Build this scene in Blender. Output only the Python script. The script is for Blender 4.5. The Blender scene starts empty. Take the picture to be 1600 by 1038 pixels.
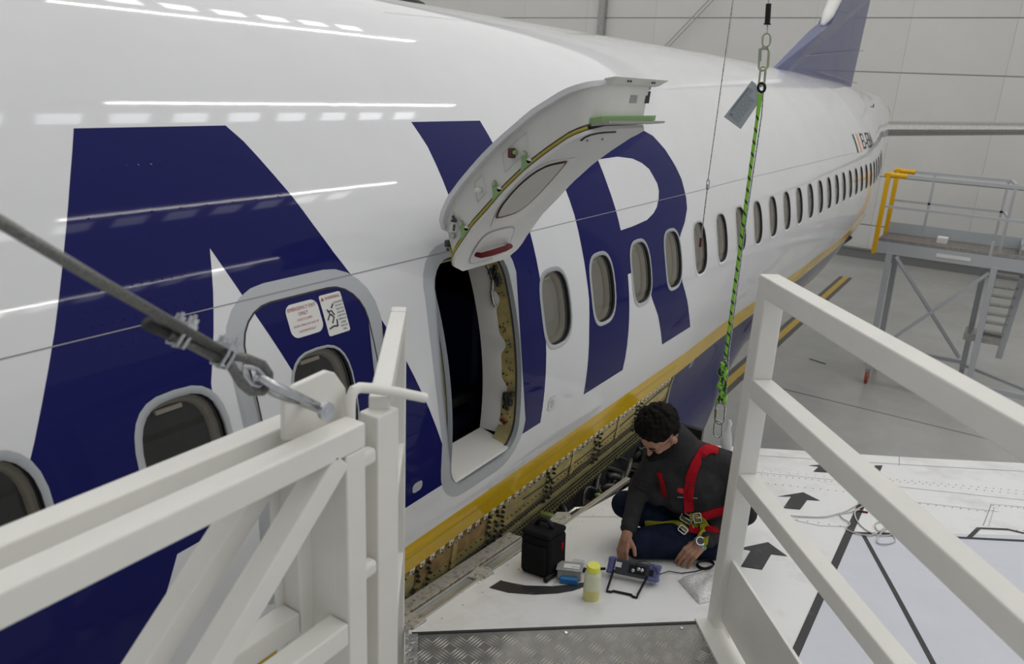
import bpy, bmesh, math, random
import numpy as np
from mathutils import Vector, Matrix
from mathutils.geometry import delaunay_2d_cdt
random.seed(7); rng = np.random.RandomState(3)
sc = bpy.context.scene; COL = sc.collection
PI = math.pi
H0 = 3.4          # height of the aircraft's axis over the hangar floor; everything is modelled from that axis, then lifted

# ------------------------------------------------------------------ camera
YAW, PIT, ROL, FPX = math.radians(32.2536), math.radians(-17.9325), math.radians(2.9495), 1200.02
CAM = np.array([-3.18671, -3.59868, 1.41679])
def _basis():
    f = np.array([math.cos(PIT)*math.cos(YAW), math.cos(PIT)*math.sin(YAW), math.sin(PIT)])
    r = np.array([math.sin(YAW), -math.cos(YAW), 0.]); u = np.cross(r, f)
    return math.cos(ROL)*r+math.sin(ROL)*u, -math.sin(ROL)*r+math.cos(ROL)*u, f
CR, CU, CF = _basis()
cd = bpy.data.cameras.new('camera'); cam = bpy.data.objects.new('camera', cd); COL.objects.link(cam); sc.camera = cam
M = Matrix(((CR[0], CU[0], -CF[0], CAM[0]), (CR[1], CU[1], -CF[1], CAM[1]), (CR[2], CU[2], -CF[2], CAM[2]), (0, 0, 0, 1)))
cam.matrix_world = M
cd.sensor_width = 36; cd.lens = FPX*36/1600; cd.clip_start = .02; cd.clip_end = 200
cd.dof.use_dof = True; cd.dof.focus_distance = 3.7; cd.dof.aperture_fstop = 4.0

# ------------------------------------------------------------------ light of the hangar
w = bpy.data.worlds.new('hangar_light'); sc.world = w; w.use_nodes = True
bg = w.node_tree.nodes['Background']; bg.inputs[0].default_value = (.985, .99, 1, 1); bg.inputs[1].default_value = .42
for ax_, ay_ in ((2, 0), (20, 0)):
    ld_ = bpy.data.lights.new('roof_lighting', 'AREA'); ld_.shape = 'RECTANGLE'; ld_.size = 18; ld_.size_y = 64; ld_.energy = 2150; ld_.color = (1, .985, .96)
    lo_ = bpy.data.objects.new('roof_lighting', ld_); lo_.location = (ax_, ay_, 11.5); COL.objects.link(lo_)
sc.view_settings.view_transform = 'Standard'; sc.view_settings.look = 'None'
sc.view_settings.exposure = -0.25; sc.view_settings.gamma = 1; sc.view_settings.use_curve_mapping = False

# ------------------------------------------------------------------ materials
MATS = {}
def mat(name, col, rough=.5, metal=0., var=0., vscale=6., bump=0., bscale=60., coat=0., emit=None, alpha=1., stretch=None, spec=None, col2=None, lo=.4, hi=.65):
    m = bpy.data.materials.new(name); m.use_nodes = True; nt = m.node_tree; b = nt.nodes['Principled BSDF']
    c = tuple(col)+(1,)
    b.inputs['Base Color'].default_value = c; b.inputs['Roughness'].default_value = rough; b.inputs['Metallic'].default_value = metal
    if coat: b.inputs['Coat Weight'].default_value = coat; b.inputs['Coat Roughness'].default_value = .03
    if spec is not None: b.inputs['Specular IOR Level'].default_value = spec
    if alpha < 1: b.inputs['Alpha'].default_value = alpha
    if emit: b.inputs['Emission Color'].default_value = tuple(emit[0])+(1,); b.inputs['Emission Strength'].default_value = emit[1]
    if var or bump or col2:
        tc = nt.nodes.new('ShaderNodeTexCoord'); mp = nt.nodes.new('ShaderNodeMapping'); nt.links.new(tc.outputs['Object'], mp.inputs[0])
        if stretch: mp.inputs['Scale'].default_value = stretch
    if var or col2:
        n = nt.nodes.new('ShaderNodeTexNoise'); n.inputs['Scale'].default_value = vscale; n.inputs['Detail'].default_value = 6; n.inputs['Roughness'].default_value = .65
        nt.links.new(mp.outputs[0], n.inputs['Vector'])
        r = nt.nodes.new('ShaderNodeValToRGB'); nt.links.new(n.outputs['Fac'], r.inputs[0])
        r.color_ramp.elements[0].position = lo; r.color_ramp.elements[1].position = hi
        d = col2 if col2 else tuple(max(0, x*(1-var)) for x in col)
        r.color_ramp.elements[0].color = tuple(d)+(1,); r.color_ramp.elements[1].color = c
        nt.links.new(r.outputs[0], b.inputs['Base Color'])
    if bump:
        n2 = nt.nodes.new('ShaderNodeTexNoise'); n2.inputs['Scale'].default_value = bscale; n2.inputs['Detail'].default_value = 3
        nt.links.new(mp.outputs[0], n2.inputs['Vector'])
        bp = nt.nodes.new('ShaderNodeBump'); bp.inputs['Strength'].default_value = bump; bp.inputs['Distance'].default_value = .01
        nt.links.new(n2.outputs['Fac'], bp.inputs['Height']); nt.links.new(bp.outputs[0], b.inputs['Normal'])
    MATS[name] = m; return m
mat('white_paint', (.70, .705, .72),   .045, spec=.36, bump=.022, bscale=2.6, var=.03, vscale=2)
mat('navy_paint', (.012, .013, .095), .045, bump=.022, bscale=2.6, spec=.08)
mat('yellow_paint', (.72, .46, .015), .08, spec=.4, var=.08, vscale=4)
mat('ring_grey', (.40, .42, .44), .3, coat=.3)
mat('seam', (.26, .26, .28), .6)
mat('rubber', (.02, .02, .02), .6)
mat('unlit_dark', (.018, .018, .02), .9)  # near black: darkness of the unlit cabin and bay put into the colour
mat('cream', (.60, .57, .48), .45)
mat('shade_grey', (.50, .485, .44), .55, var=.10, vscale=3)
mat('unlit_interior', (.05, .05, .05), .7, var=.5, vscale=5, stretch=(1, 1, .3))  # paints the unlit cabin seen through the near windows
mat('primer_gold', (.62, .48, .18), .42, .1, var=.0, col2=(.36, .31, .14), vscale=7, bump=.25, bscale=25, stretch=(1, 1, 2))
mat('primer_dark', (.20, .19, .10), .5, .1, col2=(.32, .28, .13), vscale=20)
mat('primer_rust', (.46, .32, .13), .5, .1, col2=(.28, .17, .07), vscale=14)
mat('bolt_dark', (.05, .055, .045), .35, .6)
mat('zinc', (.55, .55, .53), .3, .85, var=.3, vscale=30)
mat('alu', (.52, .52, .50), .38, .7, var=.25, vscale=9, bump=.1, bscale=40, stretch=(.4, 2, 2))
mat('alu_dirty', (.44, .43, .40), .5, .3, col2=(.22, .18, .13), vscale=40, lo=.36, hi=.50)
mat('alu_tread', (.24, .235, .22), .4, .5, var=.25, vscale=5)
mat('alu_bar', (.66, .64, .58), .35, .4)
mat('wing_white', (.76, .765, .76), .42, coat=.1, col2=(.62, .62, .61), vscale=3.5, lo=.28, hi=.5)
mat('wing_grey', (.60, .62, .68), .45, var=.05, vscale=3)
mat('wing_black', (.022, .022, .024), .5, col2=(.09, .09, .095), vscale=7, lo=.3, hi=.42)
mat('stand_paint', (.80, .79, .74), .38, var=.05, vscale=5)
mat('rope_steel', (.22, .22, .21), .45, .6, var=.5, vscale=300)
mat('steel', (.62, .64, .66), .25, .9, var=.25, vscale=40)
mat('brass_steel', (.55, .50, .34), .3, .8, col2=(.35, .42, .33), vscale=25)
mat('rope_green', (.24, .58, .05), .8)
mat('rope_black', (.02, .03, .02), .7)
mat('rope_grey', (.45, .45, .43), .8, col2=(.12, .12, .12), vscale=160, lo=.45, hi=.5)
mat('cord_white', (.72, .72, .68), .8, col2=(.35, .35, .33), vscale=220)
mat('plastic_black', (.012, .012, .013), .5, spec=.25, bump=.1, bscale=200)
mat('fabric_black', (.010, .010, .011), .85, spec=.15, bump=.5, bscale=220)
mat('jacket', (.043, .041, .043), .95, spec=.1, var=.25, vscale=14, bump=.8, bscale=16)
mat('jeans', (.014, .019, .042), .95, spec=.1, var=.35, vscale=20, bump=.4, bscale=30)
mat('skin', (.40, .215, .145), .55, spec=.25, var=.12, vscale=20)
mat('lip', (.30, .12, .09), .5)
mat('hair', (.006, .005, .004), .75, spec=.12)
mat('mask_black', (.010, .010, .010), .9, spec=.1)
mat('red_web', (.36, .006, .014), .8, spec=.15, bump=.3, bscale=150)
mat('olive_web', (.33, .32, .03), .8, spec=.15, bump=.3, bscale=150)
mat('logo_red', (.6, .02, .02), .7)
mat('print_white', (.55, .55, .55), .7)
mat('teal', (.16, .50, .44), .5)
mat('watch_face', (.02, .02, .02), .2)
mat('bottle', (.66, .69, .50), .35)
mat('liquid', (.66, .62, .24), .35)
mat('cap_yellow', (.74, .76, .10), .4)
mat('device_blue', (.10, .11, .27), .5)
mat('device_dark', (.035, .04, .055), .5)
mat('label_white', (.70, .70, .68), .6)
mat('sponge_blue', (.02, .16, .42), .6)
mat('tray', (.35, .35, .33), .3, var=.2, vscale=20)
mat('bubble', (.78, .78, .77), .2, 0, col2=(.55, .55, .55), vscale=90, bump=.6, bscale=110)
mat('print_red', (.38, .05, .06), .6)
mat('print_black', (.02, .02, .02), .6)
mat('tag_card', (.40, .44, .47), .6)
mat('tag_print', (.18, .22, .24), .6)
mat('door_white', (.70, .70, .66), .4, var=.06, vscale=5)
mat('door_liner', (.66, .655, .63), .45)
mat('green_primer', (.24, .40, .16), .5, .1)
mat('olive_patch', (.40, .33, .05), .5)
mat('brown', (.09, .03, .015), .6)
mat('red_handle', (.14, .010, .014), .5, spec=.2)
mat('panel_white', (.70, .695, .665), .6, var=.04, vscale=.6)
mat('panel_joint', (.42, .42, .44), .6)
mat('skirting', (.20, .20, .20), .5)
mat('floor_grey', (.44, .44, .42), .25, var=.16, vscale=.5, bump=.02, bscale=4)
mat('floor_yellow', (.55, .36, .03), .4)
mat('floor_dark', (.09, .09, .08), .5)
mat('stand_alu', (.50, .52, .55), .4, .35)
mat('stand_yellow', (.72, .40, .0), .45)
mat('grating', (.30, .25, .22), .6, .2, col2=(.12, .11, .10), vscale=30)
mat('caster_red', (.35, .05, .02), .5)
mat('orange_plastic', (.55, .14, .02), .5)
mat('seat_navy', (.008, .012, .045), .5)
mat('flag_green', (.02, .10, .08), .5)
mat('flag_orange', (.75, .22, .06), .5)
mat('fin_navy', (.07, .08, .20), .35, coat=.3)
mat('dark_metal', (.06, .06, .062), .3, .5, bump=.6, bscale=30)
mat('hose', (.04, .04, .04), .35)
mat('hose_green', (.22, .28, .08), .5)
mat('foil', (.45, .45, .42), .25, .8, bump=1, bscale=40)
mat('lamp', (1, 1, 1), .5, emit=((1, .97, .9), 75))
mat('rooflight', (1, 1, 1), .5, emit=((.95, .97, 1), 6))
mat('lens_clear', (.6, .6, .6), .1)
def glass(name, tint):
    m = bpy.data.materials.new(name); m.use_nodes = True; nt = m.node_tree; nt.nodes.clear()
    o = nt.nodes.new('ShaderNodeOutputMaterial'); mx = nt.nodes.new('ShaderNodeMixShader'); t = nt.nodes.new('ShaderNodeBsdfTransparent'); g = nt.nodes.new('ShaderNodeBsdfGlossy')
    fr = nt.nodes.new('ShaderNodeFresnel'); fr.inputs[0].default_value = 1.5
    t.inputs[0].default_value = tuple(tint)+(1,); g.inputs[0].default_value = (.9, .9, .9, 1); g.inputs['Roughness'].default_value = .03
    nt.links.new(fr.outputs[0], mx.inputs[0]); nt.links.new(t.outputs[0], mx.inputs[1]); nt.links.new(g.outputs[0], mx.inputs[2]); nt.links.new(mx.outputs[0], o.inputs[0])
    MATS[name] = m
glass('window_glass', (.86, .85, .82)); mat('clear_film', (.7, .7, .7), .12, alpha=.28)
def G(m): return MATS[m] if isinstance(m, str) else m

# ------------------------------------------------------------------ building helpers
def V(*a): return np.array(a, float)
def nrm(v): v = np.asarray(v, float); return v/np.linalg.norm(v)
class MB:
    def __init__(s): s.v = []; s.f = []; s.m = []
    def add(s, vs, fs, mi=0):
        b = len(s.v); s.v += [tuple(map(float, p)) for p in vs]
        s.f += [tuple(b+i for i in f) for f in fs]; s.m += [mi]*len(fs); return s
    def hexa(s, p, mi=0):   # p: 8 points, bottom ring then top ring
        return s.add(p, [(3, 2, 1, 0), (4, 5, 6, 7), (0, 1, 5, 4), (1, 2, 6, 5), (2, 3, 7, 6), (3, 0, 4, 7)], mi)
    def box(s, c, d, mi=0, ax=None):
        c = V(*c); ax = ax if ax is not None else (V(1, 0, 0), V(0, 1, 0), V(0, 0, 1)); a, b, u = [ax[i]*d[i]/2 for i in range(3)]
        return s.hexa([c-a-b-u, c+a-b-u, c+a+b-u, c-a+b-u, c-a-b+u, c+a-b+u, c+a+b+u, c-a+b+u], mi)
    def beam(s, p, q, w, h, up=(0, 0, 1), mi=0):
        p = V(*p); q = V(*q); d = nrm(q-p); r = np.cross(d, up)
        r = nrm(r) if np.linalg.norm(r) > 1e-4 else V(1, 0, 0); u = np.cross(r, d)
        a = r*w/2; b = u*h/2
        return s.hexa([p-a-b, p+a-b, p+a+b, p-a+b, q-a-b, q+a-b, q+a+b, q-a+b], mi)
    def tube(s, pts, r, n=8, cap=True, mi=0, closed=False):
        P = [V(*p) for p in pts]; N = len(P); rr = r if hasattr(r, '__len__') else [r]*N; vs = []; ref = None
        for i, p in enumerate(P):
            if closed: d = nrm(P[(i+1) % N]-P[i-1])
            else: d = nrm(P[min(i+1, N-1)]-P[max(i-1, 0)])
            if ref is None:
                ref = np.cross(d, V(0, 0, 1)) if abs(d[2]) < .9 else np.cross(d, V(1, 0, 0))
            a = nrm(ref-d*(ref@d)); ref = a; b = np.cross(d, a)
            for k in range(n):
                t = 2*PI*k/n; vs.append(p+rr[i]*(math.cos(t)*a+math.sin(t)*b))
        fs = []
        for i in range(N if closed else N-1):
            j = (i+1) % N
            for k in range(n): fs.append((i*n+k, i*n+(k+1) % n, j*n+(k+1) % n, j*n+k))
        if cap and not closed: fs += [tuple(range(n))[::-1], tuple((N-1)*n+k for k in range(n))]
        return s.add(vs, fs, mi)
    def lathe(s, o, prof, n=20, ax=None, mi=0):
        ax = ax if ax is not None else (V(1, 0, 0), V(0, 1, 0), V(0, 0, 1)); vs = []
        for (r, z) in prof:
            for k in range(n):
                t = 2*PI*k/n; vs.append(V(*o)+ax[0]*r*math.cos(t)+ax[1]*r*math.sin(t)+ax[2]*z)
        fs = []
        for i in range(len(prof)-1):
            for k in range(n): fs.append((i*n+k, i*n+(k+1) % n, (i+1)*n+(k+1) % n, (i+1)*n+k))
        fs += [tuple(range(n))[::-1], tuple((len(prof)-1)*n+k for k in range(n))]
        return s.add(vs, fs, mi)
    def ell(s, c, rad, ax=None, nu=12, nv=8, mi=0):
        ax = ax if ax is not None else (V(1, 0, 0), V(0, 1, 0), V(0, 0, 1)); c = V(*c); vs = [c-ax[2]*rad[2]]; fs = []
        for j in range(1, nv):
            ph = -PI/2+PI*j/nv
            for i in range(nu):
                t = 2*PI*i/nu; vs.append(c+ax[0]*rad[0]*math.cos(ph)*math.cos(t)+ax[1]*rad[1]*math.cos(ph)*math.sin(t)+ax[2]*rad[2]*math.sin(ph))
        vs.append(c+ax[2]*rad[2])
        for i in range(nu):
            fs.append((0, 1+(i+1) % nu, 1+i)); T = len(vs)-1; b = 1+(nv-2)*nu; fs.append((T, b+i, b+(i+1) % nu))
            for j in range(nv-2): fs.append((1+j*nu+i, 1+j*nu+(i+1) % nu, 1+(j+1)*nu+(i+1) % nu, 1+(j+1)*nu+i))
        return s.add(vs, fs, mi)
    def capsule(s, p, q, r0, r1, n=12):
        p = V(*p); q = V(*q); d = nrm(q-p); L = np.linalg.norm(q-p); a = nrm(np.cross(d, V(0, 0, 1) if abs(d[2]) < .9 else V(1, 0, 0))); b = np.cross(d, a)
        prof = [(r0*math.sin(t), -r0*math.cos(t)) for t in (.15, .6, 1.1, PI/2)]+[(r1*math.cos(t), L+r1*math.sin(t)) for t in (0, .5, 1., 1.42)]
        return s.lathe(p, prof, n, (a, b, d))
    def prism(s, poly, n, d, mi=0):   # poly: list of 3d points in a plane, extruded by vector n*d
        k = len(poly); n = nrm(n)*d; vs = [V(*p) for p in poly]+[V(*p)+n for p in poly]
        return s.add(vs, [tuple(range(k))[::-1], tuple(range(k, 2*k))]+[(i, (i+1) % k, k+(i+1) % k, k+i) for i in range(k)], mi)
    def build(s, name, mats, parent=None, smooth=False, bevel=0., label=None, kind=None, fix=False):
        me = bpy.data.meshes.new(name); me.from_pydata(s.v, [], s.f); me.update()
        for m in (mats if isinstance(mats, (list, tuple)) else [mats]): me.materials.append(G(m))
        me.polygons.foreach_set('material_index', s.m)
        if fix:
            bm = bmesh.new(); bm.from_mesh(me); bmesh.ops.recalc_face_normals(bm, faces=bm.faces); bm.to_mesh(me); bm.free()
        if smooth:
            me.polygons.foreach_set('use_smooth', [True]*len(me.polygons))
            if smooth == 'auto': me.set_sharp_from_angle(angle=math.radians(40))
        o = bpy.data.objects.new(name, me); COL.objects.link(o)
        if parent is not None: put(o, parent)
        if bevel:
            b = o.modifiers.new('bevel', 'BEVEL'); b.width = bevel; b.segments = 2; b.limit_method = 'ANGLE'
        if label: o['label'] = label
        if kind: o['kind'] = kind
        return o
def wloc(o):
    l = Vector((0, 0, 0))
    while o is not None: l += o.location; o = o.parent
    return l
def put(o, parent): o.parent = parent; o.location = o.location-wloc(parent)
def tag(o, label, cat, group=None, kind=None):
    o['label'] = label; o['category'] = cat
    if group: o['group'] = group
    if kind: o['kind'] = kind
    return o
def thing(name, label, cat, loc=(0, 0, 0), group=None):
    o = bpy.data.objects.new(name, None); o.empty_display_size = .1; COL.objects.link(o); o.location = tuple(map(float, loc)); return tag(o, label, cat, group)
def struct(mb, name, m, **k):
    o = mb.build(name, m, **k); o['kind'] = 'structure'; return o
def retop(o):   # move the origin of a single-mesh thing to the middle of its base
    me = o.data; co = np.array([v.co[:] for v in me.vertices]); c = Vector(((co[:, 0].min()+co[:, 0].max())/2, (co[:, 1].min()+co[:, 1].max())/2, co[:, 2].min()))
    me.transform(Matrix.Translation(-c)); o.location = o.location+c; return o

# rays through the photograph, used to find where a thing stands on a real surface
def ray(x, y): return nrm(CF+CR*(x-800)/FPX-CU*(y-519)/FPX)
def plane(x, y, ax, v):
    d = ray(x, y); return CAM+d*(v-CAM[ax])/d[ax]
WZ, WSX, WSY = -.70, -.10, .10
def wingz(x, y): return WZ+WSX*x+WSY*(-y-2.4)
WN = nrm(V(-WSX, WSY, 1)); WX = nrm(V(1, 0, WSX)); WY = np.cross(WN, WX)
def wing(x, y, h=0.):
    d = ray(x, y); t = (WZ+h+WSX*CAM[0]-WSY*CAM[1]-2.4*WSY-CAM[2])/(d[2]-WSX*d[0]+WSY*d[1]); return CAM+t*d

# ------------------------------------------------------------------ hangar
XW = 23.6
m = MB(); m.box((9, 2, -H0-.1), (36, 44, .2)); struct(m, 'floor', 'floor_grey')
m = MB(); m.box((XW+.2, 3, 4.0), (.3, 40, 2*(4.0+H0))); wall = struct(m, 'wall_back', 'panel_joint')
first = None; PW = 2.70; PH = 1.54
for i in range(-5, 8):
    for j in range(-2, 7):
        y0 = -.03+PW*i; z0 = .745+PH*(j-1)
        if z0+PH < -H0+.2: continue
        if first is None:
            b = MB(); b.box((-.025, PW/2, PH/2), (.05, PW-.004, PH-.03)); first = b.build('wall_panel', 'panel_white'); first.location = (XW+.05, y0, z0); put(first, wall); first.modifiers.new('bevel', 'BEVEL').width = .002
            f0 = first
        else:
            c = first.copy(); COL.objects.link(c); c.parent = None; c.location = (XW+.05, y0, z0); put(c, wall)
m = MB(); m.box((XW-.06, 3, -H0+.14), (.16, 38, .28)); m.box((XW-.12, 3, -H0+.30), (.1, 38, .05)); struct(m, 'baseboard_back', 'skirting')
b = MB(); b.box((XW-.14, 10.08, 3), (.22, .24, 10)); tag(b.build('wall_column', 'zinc'), 'grey vertical column on the hangar wall above the fuselage crown', 'column')
for i, (a, c) in enumerate((((1120, -6), (1041, 77)), ((1113, -6), (1034, 77)))):
    p, q_ = plane(*a, 0, XW-.25), plane(*c, 0, XW-.25); b = MB(); b.tube([p, p+(q_-p)*2.2], .02, 5)
    tag(b.build('wall_cable', 'zinc'), 'thin slanting wire before the hangar wall, %s of the pair above the fuselage crown' % ('right' if i == 0 else 'left'), 'cable', 'slanting wires before the hangar wall')
# floor guide line under the aircraft
fl = thing('floor_line', 'yellow floor line with dark edges running under the aircraft belly', 'floor marking', (12, -.1, -H0))
for nm, y0, y1, mt, h in (('dark_edge', .04, .14, 'floor_dark', .002), ('yellow_band', -.1, .04, 'floor_yellow', .002), ('dark_edge', -.2, -.1, 'floor_dark', .002)):
    b = MB(); b.box((11.9, (y0+y1)/2-.07, -H0+h), (16.5, y1-y0, .004)); b.build(nm, mt, fl)
b = MB(); b.tube([plane(1265, 561, 2, -H0+.004), plane(1290, 569, 2, -H0+.004)], .012, 5); retop(tag(b.build('floor_scrap', 'print_black'), 'short dark strip lying on the grey floor beside the wing', 'strip'))
for i, (a, c) in enumerate((((1140, 585), (1600, 640)), ((1240, 660), (1600, 710)))):
    pass
b = MB(); p, q_ = plane(1150, 590, 2, -H0+.002), plane(1600, 700, 2, -H0+.002); b.tube([p, q_], .006, 4)
struct(b, 'trim_1', 'floor_dark')
# ceiling lamps and rooflights: their reflections lie along the fuselage
for yi, yl in enumerate((3.1, -2.0, -7.1, -12.4)):
    nme = ('over the far side of the fuselage', 'straight over the near side of the fuselage', 'over the wing', 'out over the wing tip')[yi]
    t = thing('ceiling_lamp', 'long tube lamp under the hangar roof '+nme, 'lamp', (6, yl, 9), 'tube lamps under the hangar roof')
    b = MB(); b.tube([(2.6, yl, 9), (9.9, yl, 9)], .024, 8); b.build('tube', 'lamp', t)
    b = MB(); b.box((6.1, yl, 9.09), (8, .12, .08)); b.build('housing', 'zinc', t)
    for k in range(9):
        b = MB(); b.box((1.2+.95*k, yl+(.95 if yi == 0 else -.72), 9.3), (.55, .45, .03))
        t2 = b.build('rooflight', 'rooflight'); retop(t2); tag(t2, '%s square rooflight from the nose %s' % (('first', 'second', 'third', 'fourth', 'fifth', 'sixth', 'seventh', 'eighth', 'ninth')[k], nme), 'rooflight', 'rooflights '+nme)

# ------------------------------------------------------------------ fuselage shape
TX = [-8, 2, 3, 4, 6, 7.1, 8.1, 9.1, 10.2, 10.7, 12, 13, 15, 17, 19, 21]
TW = [1.88, 1.88, 1.85, 1.837, 1.823, 1.80, 1.775, 1.748, 1.71, 1.68, 1.56, 1.43, 1.12, .92, .6, .32]
TC = [0, 0, 0, -.012, -.017, -.025, -.035, -.04, -.048, -.05, 0, .1, .35, .6, .85, 1.0]
TT = [1.88, 1.88, 1.88, 1.88, 1.88, 1.87, 1.86, 1.84, 1.83, 1.82, 1.80, 1.79, 1.74, 1.68, 1.6, 1.4]
TB = [-2.08, -2.08, -2.08, -2.08, -2.05, -1.98, -1.86, -1.70, -1.50, -1.42, -1.15, -.92, -.45, .02, .42, .75]
def shp(x): return np.interp(x, TX, TW), np.interp(x, TX, TC), np.interp(x, TX, TT), np.interp(x, TX, TB)
def S(x, th):
    x = np.asarray(x, float); th = np.asarray(th, float); w_, c_, t_, b_ = shp(x)
    h = np.where(th > 0, t_-c_, c_-b_)
    h = np.where(th < 0, np.minimum(h, np.maximum(w_, h*(.88+.12*np.clip(-th/1.2, 0, 1)))), h)
    pw = np.interp(x, [3.2, 4.9], [.2, 1.]); k_ = np.clip((-th-.25)/.4, 0, 1); k_ = k_*k_*(3-2*k_); pw = 1-(1-pw)*k_
    return np.stack([x, -w_*np.maximum(np.cos(th), 1e-9)**pw, c_+h*np.sin(th)], -1)
def Nn(x, th):
    e = 1e-3; a = S(np.asarray(x)+e*20, th)-S(np.asarray(x)-e*20, th); b = S(x, np.asarray(th)+e)-S(x, np.asarray(th)-e)
    n = np.cross(b, a); n /= np.linalg.norm(n, axis=-1, keepdims=True)
    p = S(x, th); o = p-np.stack([p[..., 0], 0*p[..., 0], shp(x)[1]+0*p[..., 0]], -1)
    return n*np.sign((n*o).sum(-1, keepdims=True))
def hit(px, py):        # where the ray through a photo point meets the skin: (x, s) with s = 1.88*angle
    d = ray(px, py); prev = None; t = .8
    def inside(t):
        p = CAM+d*t; w_, c_, tt, bb = shp(p[0]); h = tt-c_ if p[2] > c_ else c_-bb
        return (p[1]/w_)**2+((p[2]-c_)/h)**2 < 1
    while t < 26 and not inside(t): t += .02
    a, b = t-.02, t
    for _ in range(30):
        mth = (a+b)/2
        if inside(mth): b = mth
        else: a = mth
    p = CAM+d*b; w_, c_, tt, bb = shp(p[0]); h = tt-c_ if p[2] > c_ else c_-bb
    th = math.atan2((p[2]-c_)/h, -p[1]/w_)
    return p[0], th*1.88
def HP(l): return [hit(*p) for p in l]
def sp(x, s, depth=0.):
    return S(x, s/1.88)-Nn(x, s/1.88)*depth
D2S = lambda deg: math.radians(deg)*1.88
def supere(cx, cs, a, b, n=3., k=28):
    o = []
    for i in range(k):
        t = 2*PI*i/k; c, s_ = math.cos(t), math.sin(t)
        o.append((cx+a*math.copysign(abs(c)**(2/n), c), cs+b*math.copysign(abs(s_)**(2/n), s_)))
    return o
def rrect(cx, cs, a, b, r, k=6):
    o = []
    for sx, sy, a0 in ((1, 1, 0), (-1, 1, 90), (-1, -1, 180), (1, -1, 270)):
        for i in range(k+1):
            t = math.radians(a0+90*i/k); o.append((cx+sx*(a-r)+r*math.cos(t), cs+sy*(b-r)+r*math.sin(t)))
    return o
ST, SB = D2S(41.3), D2S(-5.5)     # top and bottom of the letters
# letter A
A_out = [(-2.021, 41.3), (-1.53, 41.3), (-1.495, 39.4), (-1.447, 35.6), (-1.412, 33.0), (-1.372, 29.5), (-1.33, 26.3), (-1.285, 23.5), (-1.246, 21.3), (-1.197, 17.7), (-1.117, 12.5), (-1.021, 5.8), (-.943, .2), (-.885, -5.5), (-1.17, -5.5),
         (-1.33, -5.5), (-1.45, 5.3), (-1.745, 4.6), (-2.127, 4.1), (-2.19, 0), (-2.262, -5.5), (-2.78, -5.5), (-2.62, 5), (-2.407, 17.3), (-2.287, 24.6), (-2.195, 30.5), (-2.10, 36.5)]
A_in = [(-1.789, 28.9), (-1.768, 26.8), (-1.736, 23.8), (-1.714, 21.9), (-1.642, 16.2), (-1.55, 10.2), (-1.93, 9.6), (-1.945, 13), (-1.924, 17.3), (-1.871, 21.5), (-1.83, 25)]
I_ = [(-.605, 41.3), (-.104, 41.3), (-.104, 36.3), (-.10, 28), (-.101, 23.9), (-.112, 17.2), (-.125, 11.6), (-.128, 5.5), (-.136, -.3), (-.142, -5.5), (-.64, -5.5), (-.63, 0), (-.62, 10), (-.605, 20), (-.603, 30), (-.59, 37.5)]
R_out = [(.375, 41.3), (1.05, 41.3), (1.3, 40.9), (1.5, 39.8), (1.632, 38.7), (1.772, 36.9), (1.86, 33.6), (1.91, 29.9), (1.934, 26.8), (1.915, 22.7), (1.885, 20.6), (1.793, 18.0), (1.70, 16.2), (1.66, 15.2), (1.62, 13), (1.64, 9), (1.658, 6.4), (1.776, 1.6), (1.84, -1.5), (1.926, -5.3), (1.408, -5.3),
         (1.34, -2), (1.259, 1.9), (1.154, 5.8), (1.10, 9), (.99, 11.6), (.913, 12.3), (.825, 12.3), (.823, 8.9), (.82, 1.8), (.816, -3), (.807, -5.4), (.311, -5.4), (.315, 1.1), (.317, 5.9), (.334, 10.8), (.334, 14.7), (.34, 19.2), (.355, 24.5), (.355, 29.5), (.36, 35)]
R_in = [(.843, 33.1), (1.106, 33.2), (1.293, 32.5), (1.40, 31.4), (1.47, 30.0), (1.512, 26.9), (1.50, 25.4), (1.461, 24.0), (1.40, 22.5), (1.325, 21.5), (1.208, 20.6), (.987, 20.2), (.829, 20.1), (.833, 24.0), (.833, 28.6)]
deg = lambda l: [(x, D2S(t)) for x, t in l]
A_out, A_in, I_, R_out, R_in = map(deg, (A_out, A_in, I_, R_out, R_in))
WS = .2025*1.88*1.0     # s of the window row
wins = [(-2.55, WS), (-2.04, WS), (-1.525, WS)]+[(.508*k, WS) for k in range(0, 26)]
WA, WB = .127, .180
EXC, EXO = (-1.527, D2S(7.7)), (-.622, D2S(7.7))
ex_out = lambda c: rrect(c[0], c[1], .325, .56, .20)
ex_in = lambda c: rrect(c[0], c[1], .262, .497, .14)
YT, YB = D2S(-12.1), D2S(-17.4)
XG = 1.93   # aft end of the removed fairing
XE = 21.0
def pip(pt, poly):
    x, y = pt; c = False; n = len(poly); j = n-1
    for i in range(n):
        xi, yi = poly[i]; xj, yj = poly[j]
        if (yi > y) != (yj > y) and x < (xj-xi)*(y-yi)/(yj-yi)+xi: c = not c
        j = i
    return c
def densify(poly, d, close=True):
    o = []; n = len(poly)
    for i in range(n if close else n-1):
        a, b = poly[i], poly[(i+1) % n]; L = math.hypot(b[0]-a[0], b[1]-a[1]); k = max(1, int(math.ceil(L/d)))
        for j in range(k): o.append((a[0]+(b[0]-a[0])*j/k, a[1]+(b[1]-a[1])*j/k))
    if not close: o.append(poly[-1])
    return o
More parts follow.
